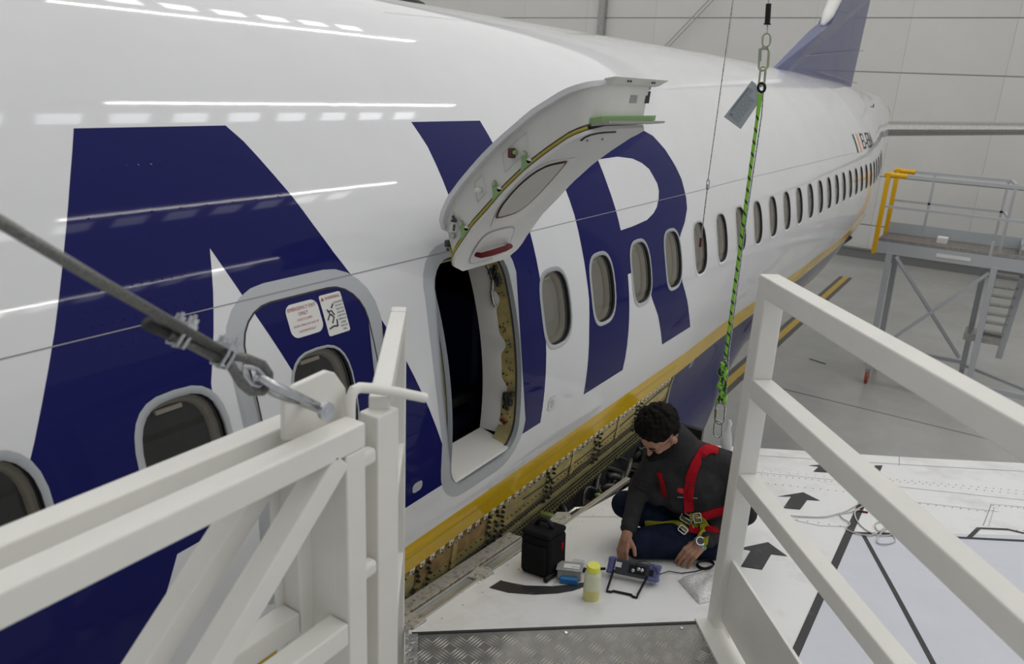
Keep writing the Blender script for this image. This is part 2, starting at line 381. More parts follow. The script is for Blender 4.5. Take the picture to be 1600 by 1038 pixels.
def skin_mesh():
    pts, edges = [], []
    def addpoly(p, close=True):
        b = len(pts); pts.extend(Vector(a) for a in p); n = len(p)
        edges.extend((b+i, b+(i+1) % n) for i in range(n if close else n-1))
    holes = [supere(x, s, WA, WB) for x, s in wins]+[ex_in(EXO)]
    for h in holes: addpoly(h)
    rings = [ex_out(EXC), ex_out(EXO)]; inner = ex_in(EXC)
    for r in rings+[inner]: addpoly(r)
    for l in (A_out, A_in, I_, R_out, R_in): addpoly(densify(l, .1))
    xs = list(np.arange(-6, 4, .16))+list(np.arange(4, XE+.01, .25)); xs[-1] = XE
    S0, S1 = -PI/2*1.88, PI/2*1.88
    addpoly([(x, YT) for x in xs], False); addpoly([(x, YB) for x in xs], False)
    addpoly([(x, S0) for x in xs], False); addpoly([(x, S1) for x in xs], False)
    addpoly([(XG, s) for s in np.linspace(YB, S0, 14)], False)
    ss = np.arange(S0+.1, S1-.05, .1)
    for i, x in enumerate(xs):
        for s in ss:
            if abs(s-YT) < .03 or abs(s-YB) < .03: continue
            pts.append(Vector((x+(1e-4*rng.rand()), s)))
    ov, oe, of, *_ = delaunay_2d_cdt(pts, edges, [], 0, 1e-5)
    ov = np.array([v[:] for v in ov]); F = []; MI = []
    bbs = [(min(p[0] for p in h), max(p[0] for p in h), min(p[1] for p in h), max(p[1] for p in h), h) for h in holes]
    for f in of:
        c = ov[list(f)].mean(0); x, s = c
        if any(b[0] < x < b[1] and b[2] < s < b[3] and pip(c, b[4]) for b in bbs): continue
        if x < XG and s < YB: continue
        if s < YB: mi = 1
        elif s < YT: mi = 2
        else:
            blue = (pip(c, A_out) and not pip(c, A_in)) or pip(c, I_) or (pip(c, R_out) and not pip(c, R_in))
            mi = 1 if blue else 0
            if x < -.2 and s > D2S(-12):
                if pip(c, rings[1]) or (pip(c, rings[0]) and not pip(c, inner)): mi = 3
        # winding so that the normal points outwards
        a = ov[list(f)]; area = (a[1, 0]-a[0, 0])*(a[2, 1]-a[0, 1])-(a[2, 0]-a[0, 0])*(a[1, 1]-a[0, 1])
        F.append(tuple(f) if area > 0 else tuple(f)[::-1]); MI.append(mi)
    P = S(ov[:, 0], ov[:, 1]/1.88); N = Nn(ov[:, 0], ov[:, 1]/1.88)
    return P, N, F, MI
aircraft = thing('aircraft', 'white and navy airliner with yellow stripe, side windows and raised overwing exit door', 'aircraft', (0, 0, -1.2))
P, N, F, MI = skin_mesh()
me = bpy.data.meshes.new('fuselage_skin'); me.from_pydata([tuple(p) for p in P], [], F)
for k in ('white_paint', 'navy_paint', 'yellow_paint', 'ring_grey'): me.materials.append(G(k))
me.polygons.foreach_set('material_index', MI); me.polygons.foreach_set('use_smooth', [True]*len(F)); me.update()
me.normals_split_custom_set_from_vertices([tuple(n) for n in N])
o = bpy.data.objects.new('fuselage_skin', me); COL.objects.link(o); put(o, aircraft)
# far side of the hull
b = MB(); xs = list(np.arange(-6, XE+.1, .5)); ths = np.linspace(PI/2, 3*PI/2, 25); L = len(ths)
for x in xs:
    for t in ths:
        w_, c_, t_, b_ = shp(x); h = t_-c_ if math.sin(t) > 0 else c_-b_; b.v.append((x, -w_*math.cos(t), c_+h*math.sin(t)))
for i in range(len(xs)-1):
    for k in range(L-1): b.f.append((i*L+k, (i+1)*L+k, (i+1)*L+k+1, i*L+k+1)); b.m.append(0)
b.build('fuselage_far_side', 'white_paint', aircraft, smooth=True)
# tail cone end
b = MB(); b.ell((XE-.1, 0, 1.07), (.9, .32, .33)); b.build('tail_cone', 'zinc', aircraft, smooth=True)
b = MB(); b.box((-6.1, 0, 0), (.1, 3.4, 3.6)); b.build('forward_bulkhead', 'unlit_dark', aircraft)
# cabin lining and floor, the unlit interior's darkness put into their colour
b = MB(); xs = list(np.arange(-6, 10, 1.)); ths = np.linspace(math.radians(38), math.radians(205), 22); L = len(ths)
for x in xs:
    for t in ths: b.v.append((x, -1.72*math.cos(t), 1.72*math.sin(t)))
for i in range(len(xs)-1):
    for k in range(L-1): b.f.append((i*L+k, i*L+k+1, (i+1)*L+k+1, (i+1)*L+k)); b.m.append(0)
b.build('cabin_lining', 'unlit_dark', aircraft, smooth=True)
b = MB(); b.box((2, .05, -.66), (16, 3.3, .04)); b.build('cabin_floor', 'unlit_dark', aircraft)
# passenger seat seen through the open exit
def seat(x, y):
    t = thing('passenger_seat', 'dark navy passenger seat inside the open overwing exit', 'seat', (x, y, -.64))
    b = MB(); b.box((x, y, -.24), (.46, .46, .13)); b.build('seat_cushion', 'seat_navy', t, bevel=.04)
    b = MB(); b.box((x+.26, y, .10), (.11, .46, .62)); b.build('backrest', 'seat_navy', t, bevel=.04)
    b = MB(); b.box((x, y-.25, -.06), (.42, .04, .05)); b.build('armrest', 'plastic_black', t, bevel=.01)
    b = MB(); b.box((x-.05, y-.12, -.165), (.05, .045, .02)); b.build('buckle', 'steel', t, bevel=.005)
    b = MB()
    for dy in (-.18, .18): b.box((x, y+dy, -.48), (.4, .04, .34))
    b.build('seat_legs', 'zinc', t)
seat(-.42, -1.30)

# long lap joint and frame seams as thin strips flush on the skin
def strip_on_skin(pl, wd, name, mt, parent, lift=.0008, d=.12, thick=0):
    pl = densify(pl, d, False); b = MB(); n = len(pl)
    for i, (x, s) in enumerate(pl):
        a = pl[max(i-1, 0)]; c = pl[min(i+1, n-1)]; tx, ts = c[0]-a[0], c[1]-a[1]; L = math.hypot(tx, ts); nx, ns = -ts/L, tx/L
        b.v.append(tuple(sp(x+nx*wd/2, s+ns*wd/2, -lift))); b.v.append(tuple(sp(x-nx*wd/2, s-ns*wd/2, -lift)))
    for i in range(n-1): b.f.append((2*i, 2*i+1, 2*i+3, 2*i+2)); b.m.append(0)
    return b.build(name, mt, parent, smooth=True)
def patch_on_skin(poly, name, mt, parent, lift=.001, label=None, d=.05):
    poly = densify(poly, d); vs, _, fs, *_ = delaunay_2d_cdt([Vector(p) for p in poly]+[], [(i, (i+1) % len(poly)) for i in range(len(poly))], [], 1, 1e-6)
    b = MB(); b.v = [tuple(sp(v.x, v.y, -lift)) for v in vs]; b.f = [tuple(f) for f in fs]; b.m = [0]*len(fs)
    o = b.build(name, mt, parent, smooth=True)
    if label: o['label'] = label
    return o
strip_on_skin([(-6, D2S(23.6)), (9.5, D2S(23.6))], .0035, 'lap_joint', 'seam', aircraft)
strip_on_skin(HP([(600, 19), (760, 36), (900, 60), (1010, 84)]), .003, 'lap_joint', 'ring_grey', aircraft)
strip_on_skin([(-6, D2S(-14.6)), (1.9, D2S(-14.6))], .003, 'lap_joint', 'olive_patch', aircraft)
strip_on_skin(ex_in(EXC)+[ex_in(EXC)[0]], .006, 'exit_seam', 'rubber', aircraft, d=.05)
for pts in ([(-1.86, 18), (-1.86, 44), (-1.86, 60)],): pass
# rivet rows standing in faint relief on the navy letter
b = MB()
def rivet(mb, x, s, r=.004, h=.0014):
    c = sp(x, s, 0); n = Nn(x, s/1.88); a = V(1, 0, 0)-n*n[0]; a = nrm(a); e = np.cross(n, a)
    mb.add([c+a*r, c+e*r, c-a*r, c-e*r, c+n*h], [(0, 1, 4), (1, 2, 4), (2, 3, 4), (3, 0, 4)])
for dg, x0, x1, st in ((37.4, -2.0, -1.5, .035), (31, -2.0, -1.4, .05), (29, -2.1, -1.37, .05), (27, -2.15, -1.9, .03), (25.6, -2.2, -1.9, .03), (23.6+.8, -2.2, -1.9, .03), (22.4, -2.2, -1.9, .03), (20.8, -2.25, -1.9, .06), (33, -2.1, -1.45, .09)):
    x = x0
    while x < x1: rivet(b, x+rng.rand()*.004, D2S(dg)); x += st
b.build('rivets', 'navy_paint', aircraft, kind='stuff')

# passenger windows
def window(x, s, i):
    white = 0 <= x < 1.6 or x < -.5
    O, I2 = supere(x, s, .1475, .2025), supere(x, s, WA+.001, WB+.001); n = len(O)
    fr = MB()
    if x == -1.525: O = supere(x, s, .136, .190)
    fr.v = [tuple(sp(*p, -.0015)) for p in O]+[tuple(sp(*p, -.003)) for p in I2]+[tuple(sp(*p, .016)) for p in I2]
    for k in range(n):
        j = (k+1) % n
        fr.f += [(k, j, n+j, n+k), (n+k, n+j, 2*n+j, 2*n+k)]; fr.m += [0, 1]
    f = fr.build('window_frame', ['ring_grey' if white else 'white_paint', 'rubber'], aircraft, smooth=True)
    p = MB(); q_ = supere(x, s, WA-.001, WB-.001); p.v = [tuple(sp(*a, .007)) for a in q_]+[tuple(sp(x, s, .007))]
    p.f = [(k, (k+1) % n, n) for k in range(n)]; p.m = [0]*n; g = p.build('window_pane', 'window_glass', f, smooth=True); nv_ = [tuple(Nn(a[0], a[1]/1.88)) for a in q_+[(x, s)]]; g.data.normals_split_custom_set_from_vertices(nv_)
    t = MB(); A = supere(x, s, WA, WB); B = supere(x, s, WA*.97, WB*.975); Cc = supere(x, s, WA*.9, WB*.93); Dd = supere(x, s, WA*.85, WB*.89)
    t.v = [tuple(sp(*a, .014)) for a in A]+[tuple(sp(*a, .030)) for a in A]+[tuple(sp(*a, .034)) for a in Cc]+[tuple(sp(*a, .055)) for a in Dd]
    for k in range(n):
        j = (k+1) % n; t.f += [(k, j, n+j, n+k), (n+k, n+j, 2*n+j, 2*n+k), (2*n+k, 2*n+j, 3*n+j, 3*n+k)]; t.m += [0, 1, 1]
    t.build('window_lining', ['rubber', 'cream'], f, smooth=True)
    if i < 9:
        hb = MB(); c = [sp(x+dx, s+ds, dd) for dd in (.036, .048) for dx, ds in ((-.045, WB*.80), (.035, WB*.80), (.035, WB*.87), (-.045, WB*.87))]; hb.hexa(c[4:]+c[:4]); hb.build('shade_handle', 'cream', f, fix=True)
    sb = MB(); sb.v = [tuple(sp(*a, .056)) for a in Dd]+[tuple(sp(x, s, .056))]; sb.f = [(k, (k+1) % n, n) for k in range(n)]; sb.m = [0]*n
    sb.build('shade_or_dark_sheet', 'unlit_interior' if x < -.5 else 'shade_grey', f, smooth=True)  # grey blind aft; near windows get a dark sheet for the unlit cabin
for i, (x, s) in enumerate(wins): window(x, s, i)
for pts, mt in (([(856, 626), (866, 623), (869, 636), (865, 644), (855, 646), (853, 636)], 'zinc'),):
    c = HP([(862, 634)])[0]; patch_on_skin(supere(c[0], c[1], .038, .038, 3.5), 'service_cover', 'ring_grey', aircraft); patch_on_skin(supere(c[0], c[1], .034, .034, 3.5), 'service_cover', 'white_paint', aircraft, .0016); patch_on_skin(supere(c[0], c[1], .020, .025, 3.), 'service_cover', 'zinc', aircraft, .0022)
c = hit(652, 765); patch_on_skin(supere(c[0], c[1], .030, .022, 3.), 'service_cover', 'ring_grey', aircraft)
c = hit(437, 935); patch_on_skin(supere(c[0], c[1], .05, .03, 3.), 'service_cover', 'ring_grey', aircraft)

# lettering on the skin
def text_on_skin(txt, cx, cs, size, ang, name, mt, parent, lift=.0022, sx=1., bold=0.):
    cu = bpy.data.curves.new('t', 'FONT'); cu.body = txt; cu.size = size; cu.align_x = 'CENTER'; cu.align_y = 'CENTER'; cu.resolution_u = 2; cu.offset = bold
    to = bpy.data.objects.new('t', cu); COL.objects.link(to); dg = bpy.context.evaluated_depsgraph_get(); dg.update()
    me = bpy.data.meshes.new_from_object(to.evaluated_get(dg)); bpy.data.objects.remove(to)
    ca, sa = math.cos(ang), math.sin(ang)
    for v in me.vertices:
        a, b_ = v.co.x*sx, v.co.y; v.co = sp(cx+a*ca-b_*sa, cs+a*sa+b_*ca, -lift)
    me.materials.clear(); me.materials.append(G(mt)); me.name = name
    o = bpy.data.objects.new(name, me); COL.objects.link(o); put(o, parent); return o
c1 = hit(476, 498); c2 = hit(523, 490)
s1 = patch_on_skin(rrect(c1[0], c1[1], .068, .055, .028), 'exit_placard', 'label_white', aircraft, .001, 'white rounded placard with red emergency exit wording')
for k, (t_, sz) in enumerate((('EMERGENCY EXIT', .0165), ('ONLY', .0165), ('PUSH TO OPEN', .0105), ('DOOR OPENS OUT AND UP', .0098), ('AUTOMATICALLY', .0105))):
    text_on_skin(t_, c1[0], c1[1]+.037-.0185*k, sz, 0, 'placard_text', 'print_red', s1, sx=.9 if k < 2 else .85)
s2 = patch_on_skin(rrect(c2[0], c2[1], .049, .070, .008), 'warning_placard', 'label_white', aircraft, .001, 'white warning placard with black figure drawing')
text_on_skin('WARNING', c2[0]+.008, c2[1]+.056, .0155, 0, 'placard_text', 'print_red', s2, sx=.9)
patch_on_skin([(c2[0]-.044, c2[1]+.051), (c2[0]-.031, c2[1]+.051), (c2[0]-.0375, c2[1]+.063)], 'warning_triangle', 'print_red', s2, .0022)
for k, t_ in enumerate(('DOOR SWINGS', 'OUT AND UP', 'HOLD DOOR', 'AND STAND', 'CLEAR WHEN', 'OPENING OR', 'CLOSING', 'ABOVE THE', 'WING')):
    text_on_skin(t_, c2[0]+.027, c2[1]+.036-.0118*k, .0095, 0, 'placard_text', 'print_black', s2, sx=.62)
for pl in ([(-.04, -.045), (-.02, -.04), (0, -.042)], [(-.038, -.015), (-.022, .003), (-.03, .02)], [(-.022, .003), (-.008, -.012), (-.022, -.03)], [(-.03, .012), (-.012, .012), (-.004, -.005)], [(-.01, .02), (.003, .034)], [(-.002, -.045), (.001, -.02)]):
    strip_on_skin([(c2[0]+a, c2[1]+b_) for a, b_ in pl], .005, 'figure_line', 'print_black', s2, .0024)
# registration and flag near the tail
fc = [hit(*p) for p in ((1331, 210), (1340, 239), (1347, 238), (1338, 209))]
fx0, fx1 = min(fc[0][0], fc[1][0]), max(fc[2][0], fc[3][0]); fs0, fs1 = fc[1][1], fc[0][1]; fx0, fx1 = np.mean([fc[0][0], fc[1][0]]), np.mean([fc[2][0], fc[3][0]])
dxf = (fx1-fx0)/3
for k, mt in enumerate(('flag_green', 'label_white', 'flag_orange')):
    patch_on_skin([(fx0+dxf*k, fs0), (fx0+dxf*(k+1), fs0), (fx0+dxf*(k+1), fs1), (fx0+dxf*k, fs1)], 'flag_stripe', mt, aircraft, .002)
sz_ = (fs1-fs0)*1.3; text_on_skin('EI-EBA', fx1+.08+.85, (fs0+fs1)/2, sz_, 0, 'registration', 'print_black', aircraft, lift=.004, sx=.30/(.58*sz_))

# ------------------------------------------------------------------ open overwing exit: jamb, lining and sill
def loop_wall(poly, d0, d1, name, mt, parent, shrink=1., c=None, sel=None):
    b = MB(); n = len(poly); c = c or (0, 0)
    b.v = [tuple(sp(*p, d0)) for p in poly]+[tuple(sp(c[0]+(p[0]-c[0])*shrink, c[1]+(p[1]-c[1])*shrink, d1)) for p in poly]
    for k in range(n):
        j = (k+1) % n
        if sel is None or sel(poly[k]): b.f.append((k, j, n+j, n+k)); b.m.append(0)
    return b.build(name, mt, parent, smooth='auto')
EI = densify(ex_in(EXO), .05)
jamb = loop_wall(EI, -.004, .022, 'exit_edge', 'ring_grey', aircraft, 1, EXO)
loop_wall(EI, .020, .028, 'exit_seal', 'rubber', aircraft, .985, EXO)
loop_wall(EI, .026, .10, 'exit_jamb', 'primer_gold', aircraft, .975, EXO)
xj = EXO[0]+.262*.975
# white scalloped lining on the aft jamb
b = MB(); prof = []; s_lo, s_hi = EXO[1]-.44, EXO[1]+.46; nn = 60
for i in range(nn+1):
    s = s_lo+(s_hi-s_lo)*i/nn; u = (s-s_lo)/(s_hi-s_lo)
    d = .098-.030*max(0, math.cos(u*4*2*PI-.6))**1.5
    prof.append((s, d))
for (s, d) in prof: b.v += [tuple(sp(xj-.004, s, d)), tuple(sp(xj-.012, s, .115)), tuple(sp(xj-.03, s, .19))]
for i in range(nn): b.f += [(3*i, 3*i+1, 3*i+4, 3*i+3), (3*i+1, 3*i+2, 3*i+5, 3*i+4)]; b.m += [0, 0]
lin = b.build('exit_lining', 'door_liner', aircraft, smooth=True)
b = MB()
for u in (.12, .36, .62, .86):
    s = s_lo+(s_hi-s_lo)*u; b.ell(sp(xj-.012, s, .085), (.006, .006, .006), nu=8, nv=5)
b.build('lining_screws', 'bolt_dark', lin, smooth=True)
b = MB()
for k in range(40):
    s = s_lo+(s_hi-s_lo)*rng.rand(); b.ell(sp(xj-.004, s, .035+.04*rng.rand()), (.004, .004, .004), nu=6, nv=4)
b.build('jamb_rivets', 'bolt_dark', aircraft, smooth=True, kind='stuff')
b = MB()
for (s, r) in ((EXO[1]+.40, .030), (EXO[1]+.34, .024), (EXO[1]-.24, .034), (EXO[1]-.29, .022)):
    for k in range(4): b.box(sp(xj-.012, s+.02*rng.randn(), .06+.015*rng.randn()), (r*.6, r*.7, r*(.7+.6*rng.rand())))
b.build('jamb_latches', 'dark_metal', aircraft, kind='stuff', bevel=.004)
b = MB(); b.tube([sp(xj-.012, EXO[1]+d, .09+.012*math.sin(d*30)) for d in np.linspace(.22, .45, 12)], .010, 7); b.build('jamb_foil_duct', 'foil', aircraft, smooth=True)
b = MB(); b.tube([sp(xj-.012, EXO[1]-.375, .06), sp(xj-.012, EXO[1]-.36, .09)], .008, 6); b.build('jamb_red_stop', 'red_handle', aircraft)
# sill
b = MB(); xa, xb = EXO[0]-.245, EXO[0]+.235; s0 = EXO[1]-.470
v = [sp(xa, s0, .006), sp(xb, s0+.004, .006), sp(xb, s0+.03, .19), sp(xa, s0+.03, .19)]; dn = V(0, 0, -.012)
b.hexa([p+dn for p in v]+v); b.build('exit_sill', 'door_liner', aircraft, bevel=.004, fix=True)
b = MB(); b.tube([sp(-.85, EXO[1]+d, .10) for d in (.47, .38, .32)], .008, 6); b.build('orange_strap', 'orange_plastic', aircraft)

# ------------------------------------------------------------------ raised exit door
SK = [(-1.802, .835), (-1.787, .865), (-1.786, .895), (-1.80, .942), (-1.828, .999), (-1.886, 1.071), (-1.969, 1.16), (-2.048, 1.233), (-2.174, 1.334), (-2.293, 1.405), (-2.36, 1.43), (-2.415, 1.446)]
LN = [(-1.822, .700), (-1.832, .735), (-1.86, .79), (-1.936, .90), (-2.014, .984), (-2.067, 1.046), (-2.159, 1.134), (-2.24, 1.197), (-2.32, 1.253), (-2.405, 1.295)]
def curve_at(C, n):
    C = np.array(C); d = np.r_[0, np.cumsum(np.linalg.norm(np.diff(C, axis=0), axis=1))]; t = np.linspace(0, d[-1], n)
    return np.stack([np.interp(t, d, C[:, 0]), np.interp(t, d, C[:, 1])], -1)
NS = 26; SKc, LNc = curve_at(SK, NS), curve_at(LN, NS)
DX0, DX1, DXC = -.88, -.37, -.622
def corner(u, hw, r=.10, L=.86):   # half width at fraction u along the door, with rounded corners
    d = min(u, 1-u)*L
    return hw if d >= r else hw-r+math.sqrt(max(0, r*r-(r-d)**2))
def door_shell(Cv, off, hw, name, mt, parent, thick, r=.10):
    b = MB(); n = len(Cv); K = 9
    T = np.gradient(Cv, axis=0); T /= np.linalg.norm(T, axis=1, keepdims=True); Nr = np.stack([-T[:, 1], T[:, 0]], -1)
    if Nr[:, 1].mean() < 0: Nr = -Nr
    for side in (0, 1):
        for i in range(n):
            p = Cv[i]+Nr[i]*(off-thick*side); w_ = corner(i/(n-1), hw, r)
            for k in range(K): b.v.append((DXC+w_*(2*k/(K-1)-1), p[0], p[1]))
    Q = n*K
    for i in range(n-1):
        for k in range(K-1):
            a = i*K+k; b.f.append((a, a+1, a+K+1, a+K)); b.f.append((Q+a, Q+a+K, Q+a+K+1, Q+a+1))
        for k in (0, K-1): a = i*K+k; b.f.append((a, a+K, Q+a+K, Q+a) if k == 0 else (a, Q+a, Q+a+K, a+K))
    for i in (0, n-1):
        for k in range(K-1): a = i*K+k; b.f.append((a, Q+a, Q+a+1, a+1) if i == 0 else (a, a+1, Q+a+1, Q+a))
    b.m = [0]*len(b.f); return b.build(name, mt, parent, smooth='auto', fix=True)
door = thing('exit_door_root', 'x', 'x'); bpy.data.objects.remove(door)
dskin = door_shell(SKc, 0, .265, 'exit_door', 'white_paint', aircraft, .018); dskin['label'] = 'overwing exit door swung up over its opening'
# blue paint on the far part of the outer skin (letter passes over the door)
b = MB(); K = 6
T = np.gradient(SKc, axis=0); T /= np.linalg.norm(T, axis=1, keepdims=True); Nr = np.stack([-T[:, 1], T[:, 0]], -1); Nr = Nr*np.sign(Nr[:, 1].mean())
for i in range(14, 25):
    for k in range(K): p = SKc[i]+Nr[i]*.0015; b.v.append((-.84+.44*k/(K-1), p[0], p[1]))
for i in range(10):
    for k in range(K-1): a = i*K+k; b.f.append((a, a+1, a+K+1, a+K)); b.m.append(0)
b.build('blue_paint_band', 'navy_paint', dskin, smooth=True)
dbody_mb = MB()
# structural pan between skin and lining: side walls
mid = (SKc*.14+LNc*.86); top_ = SKc+np.array([0, 0])-Nr*.016
n = NS
for i in range(n):
    wv = corner(i/(n-1), .238, .09)
    for x in (DXC-wv, DXC+wv):
        dbody_mb.v.append((x, top_[i][0], top_[i][1])); dbody_mb.v.append((x, mid[i][0], mid[i][1]))
for i in range(n-1):
    a = 4*i; dbody_mb.f += [(a, a+1, a+5, a+4), (a+2, a+6, a+7, a+3), (a+1, a+3, a+7, a+5)]; dbody_mb.m += [0, 0, 0]
dbody_mb.f += [(0, 2, 3, 1), (4*(n-1), 4*(n-1)+1, 4*(n-1)+3, 4*(n-1)+2)]; dbody_mb.m += [0, 0]
dbody_mb.build('door_pan', 'door_white', dskin, smooth='auto', fix=True)
dl = door_shell(LNc, 0, .247, 'door_lining', 'door_liner', dskin, .012, .09)
NrL = np.gradient(LNc, axis=0); NrL /= np.linalg.norm(NrL, axis=1, keepdims=True); NrL = np.stack([-NrL[:, 1], NrL[:, 0]], -1); NrL = NrL*np.sign(NrL[:, 1].mean())
def onlin(u, x, off):      # point on the visible face of the lining; off>0 stands proud
    f = u*(NS-1); i = min(int(f), NS-2); t = f-i; p = LNc[i]*(1-t)+LNc[i+1]*t; nv = NrL[i]*(1-t)+NrL[i+1]*t; p = p-nv*(.012+off); return (x, p[0], p[1])
def linpatch(u0, u1, x0, x1, off, name, mt, rr=.35, nu=14):
    b = MB(); K = 8
    for i in range(nu+1):
        u = u0+(u1-u0)*i/nu; e = min(i, nu-i)/nu; hwf = 1 if e > rr*.4 else (1-.25*(1-e/(rr*.4))**2)
        for k in range(K): t = (k/(K-1)*2-1)*hwf; b.v.append(onlin(u, (x0+x1)/2+t*(x1-x0)/2, off))
    for i in range(nu):
        for k in range(K-1): a = i*K+k; b.f.append((a, a+1, a+K+1, a+K)); b.m.append(0)
    return b.build(name, mt, dskin, smooth=True)
from mathutils.bvhtree import BVHTree
def bvh_of(o, off): return BVHTree.FromPolygons([v.co+Vector(off) for v in o.data.vertices], [tuple(p.vertices) for p in o.data.polygons])
lbvh = bvh_of(dl, wloc(dl))
def cast(bv, x, y, off=0.):
    h = bv.ray_cast(Vector(CAM), Vector(ray(x, y)))
    if h[0] is None: return None
    n_ = np.array(h[1]); n_ = n_ if n_ @ ray(x, y) < 0 else -n_; return np.array(h[0])+n_*off, n_
def crop5(l): return [(660+x/3.0525, 100+y/3.0525) for x, y in l]
def linpoly(px, off, name, mt, label=None):
    px = densify(px, 6); xs_ = [p[0] for p in px]; ys_ = [p[1] for p in px]; pts = [Vector(p) for p in px]
    for x in np.arange(min(xs_)+4, max(xs_), 8):
        for y in np.arange(min(ys_)+4, max(ys_), 8):
            if pip((x, y), px): pts.append(Vector((x, y)))
    vs, _, fs, *_ = delaunay_2d_cdt(pts, [(i, (i+1) % len(px)) for i in range(len(px))], [], 1, 1e-5)
    P_ = [cast(lbvh, v.x, v.y, off) for v in vs]; b = MB(); b.v = [tuple(p[0]) if p else (0, 0, 0) for p in P_]
    for f in fs:
        if all(P_[i] for i in f): b.f.append(tuple(f)); b.m.append(0)
    o = b.build(name, mt, dskin, smooth=True)
    if label: o['label'] = label
    return o
def blob(px, k=2):      # round the corners of an outline
    for _ in range(k):
        o = []
        for i in range(len(px)):
            a, c = px[i], px[(i+1) % len(px)]; o += [(.75*a[0]+.25*c[0], .75*a[1]+.25*c[1]), (.25*a[0]+.75*c[0], .25*a[1]+.75*c[1])]
        px = o
    return px
linpoly(crop5(blob([(330, 762), (343, 722), (364, 680), (410, 615), (458, 560), (526, 504), (592, 468), (640, 456), (700, 450), (732, 444), (728, 462), (690, 515), (640, 575), (580, 640), (530, 690), (470, 735), (430, 765), (340, 782), (322, 778)], 1)), .0015, 'door_window_surround', 'door_white')
WPX = [(345, 730), (356, 700), (376, 668), (418, 616), (466, 566), (532, 512), (592, 480), (625, 470), (686, 458), (690, 462), (655, 505), (610, 556), (560, 612), (510, 660), (470, 692), (430, 714), (355, 734)]
linpoly(crop5(blob(WPX, 1)), .005, 'door_window_seal', 'brown')
linpoly(crop5(blob([(507+(x-507)*.93-3, 585+(y-585)*.94-3) for x, y in WPX], 1)), .009, 'door_window_pane', 'shade_grey')
HPX = [(220, 950), (222, 925), (245, 880), (275, 835), (305, 806), (345, 790), (400, 776), (435, 772), (442, 785), (428, 825), (412, 870), (396, 900), (375, 914), (330, 930), (280, 945), (235, 955)]
linpoly(crop5(blob(HPX, 1)), .0015, 'handle_recess_rim', 'ring_grey')
linpoly(crop5(blob([(330+(x-330)*.94, 862+(y-862)*.93) for x, y in HPX], 1)), .003, 'handle_recess', 'door_white')
def lp_off(x, y, off): x, y = crop5([(x, y)])[0]; return cast(lbvh, x, y, off)[0]
b = MB(); b.tube([lp_off(252, 906, .004), lp_off(258, 895, .026), lp_off(300, 878, .034), lp_off(365, 858, .034), lp_off(398, 852, .026), lp_off(402, 866, .004)], [.010, .011, .0125, .0125, .011, .010], 8)
b.build('handle', 'red_handle', dskin, smooth=True, label='dark red handle')
b = MB(); b.beam(lp_off(296, 897, .040), lp_off(376, 873, .040), .012, .002, tuple(ray(760, 390))); b.build('handle_label', 'label_white', dskin)
b = MB(); b.tube([lp_off(x, y, .002) for x, y in ((756, 362), (775, 347), (800, 336), (830, 329), (860, 325), (920, 322))], .0035, 6); b.build('lining_vent', 'rubber', dskin)
b = MB()
for x, y in ((785, 362), (858, 356)): b.ell(lp_off(x, y, .002), (.005, .005, .005), nu=8, nv=5)
b.build('lining_screws', 'seam', dskin, smooth=True)
# hardware on the side facing the camera
XS = DXC-.238
def onside(u, v, out=0.):   # v=0 at skin, 1 at lining
    f = u*(NS-1); i = min(int(f), NS-2); t = f-i; a = top_[i]*(1-t)+top_[i+1]*t; c = LNc[i]*(1-t)+LNc[i+1]*t; p = a*(1-v)+c*v
    return V(XS-out-.001+(.238-corner(u, .238, .09)), p[0], p[1])
for u in (.20, .45, .64):   # green brackets
    b = MB(); pl = [onside(u-.03, .95), onside(u-.012, .82), onside(u-.012, .62), onside(u+.004, .56), onside(u+.016, .64), onside(u+.02, .82), onside(u+.05, .95)]
    b.prism([p-V(.002, 0, 0) for p in pl], V(-1, 0, 0), .006); br = b.build('bracket', 'green_primer', dskin, fix=True)
    b = MB(); b.lathe(onside(u+.002, .64, .006), [(.009, 0), (.009, .005), (.004, .007)], 10, (V(0, 1, 0), V(0, 0, 1), V(-1, 0, 0))); b.build('bracket_bolt', 'zinc', br, smooth='auto')
    b = MB(); b.lathe(onside(u+.03, .86, .004), [(.010, 0), (.010, .004)], 10, (V(0, 0, 1), V(0, 1, 0), V(-1, 0, 0))); b.build('bracket_plate', 'door_white', br)
for u, v, mt, d in ((.58, .40, 'brown', (.022, .034)), (.60, .45, 'green_primer', (.012, .015)), (.36, .45, 'door_white', (.022, .018)), (.13, .62, 'foil', (.022, .022)), (.165, .40, 'dark_metal', (.016, .010)), (.045, .42, 'dark_metal', (.020, .028)), (.05, .60, 'dark_metal', (.012, .012))):
    b = MB(); c = onside(u, v, .012); b.box(c, (.024, d[0], d[1])); b.build('latch_fitting', mt, dskin, bevel=.005)
b = MB(); b.tube([onside(.17, .30, .014), onside(.18, .5, .014)], .006, 6); b.tube([onside(.165, .50, .014), onside(.15, .58, .014)], .005, 6); b.build('latch_arm', 'dark_metal', dskin)
b = MB()
for u0, u1 in ((.52, .66), (.33, .39), (.08, .17)):
    pl = [onside(u0, .2), onside(u1, .2), onside(u1, .62), onside(u0, .62)]; b.tube([p-V(.001, 0, 0) for p in pl], .002, 5, closed=True)
b.build('pan_embossing', 'door_white', dskin)
b = MB(); b.tube([onside(u, .93, .002) for u in np.linspace(.04, .96, 24)], .006, 6); b.build('door_seal', 'olive_patch', dskin, smooth=True)
b = MB(); b.prism([onside(0, .35, .004), onside(.03, .9, .004), onside(.09, .95, .004), onside(.06, .6, .004)], V(-1, 0, 0), .01); b.build('hinge_cover', 'olive_patch', dskin, fix=True)
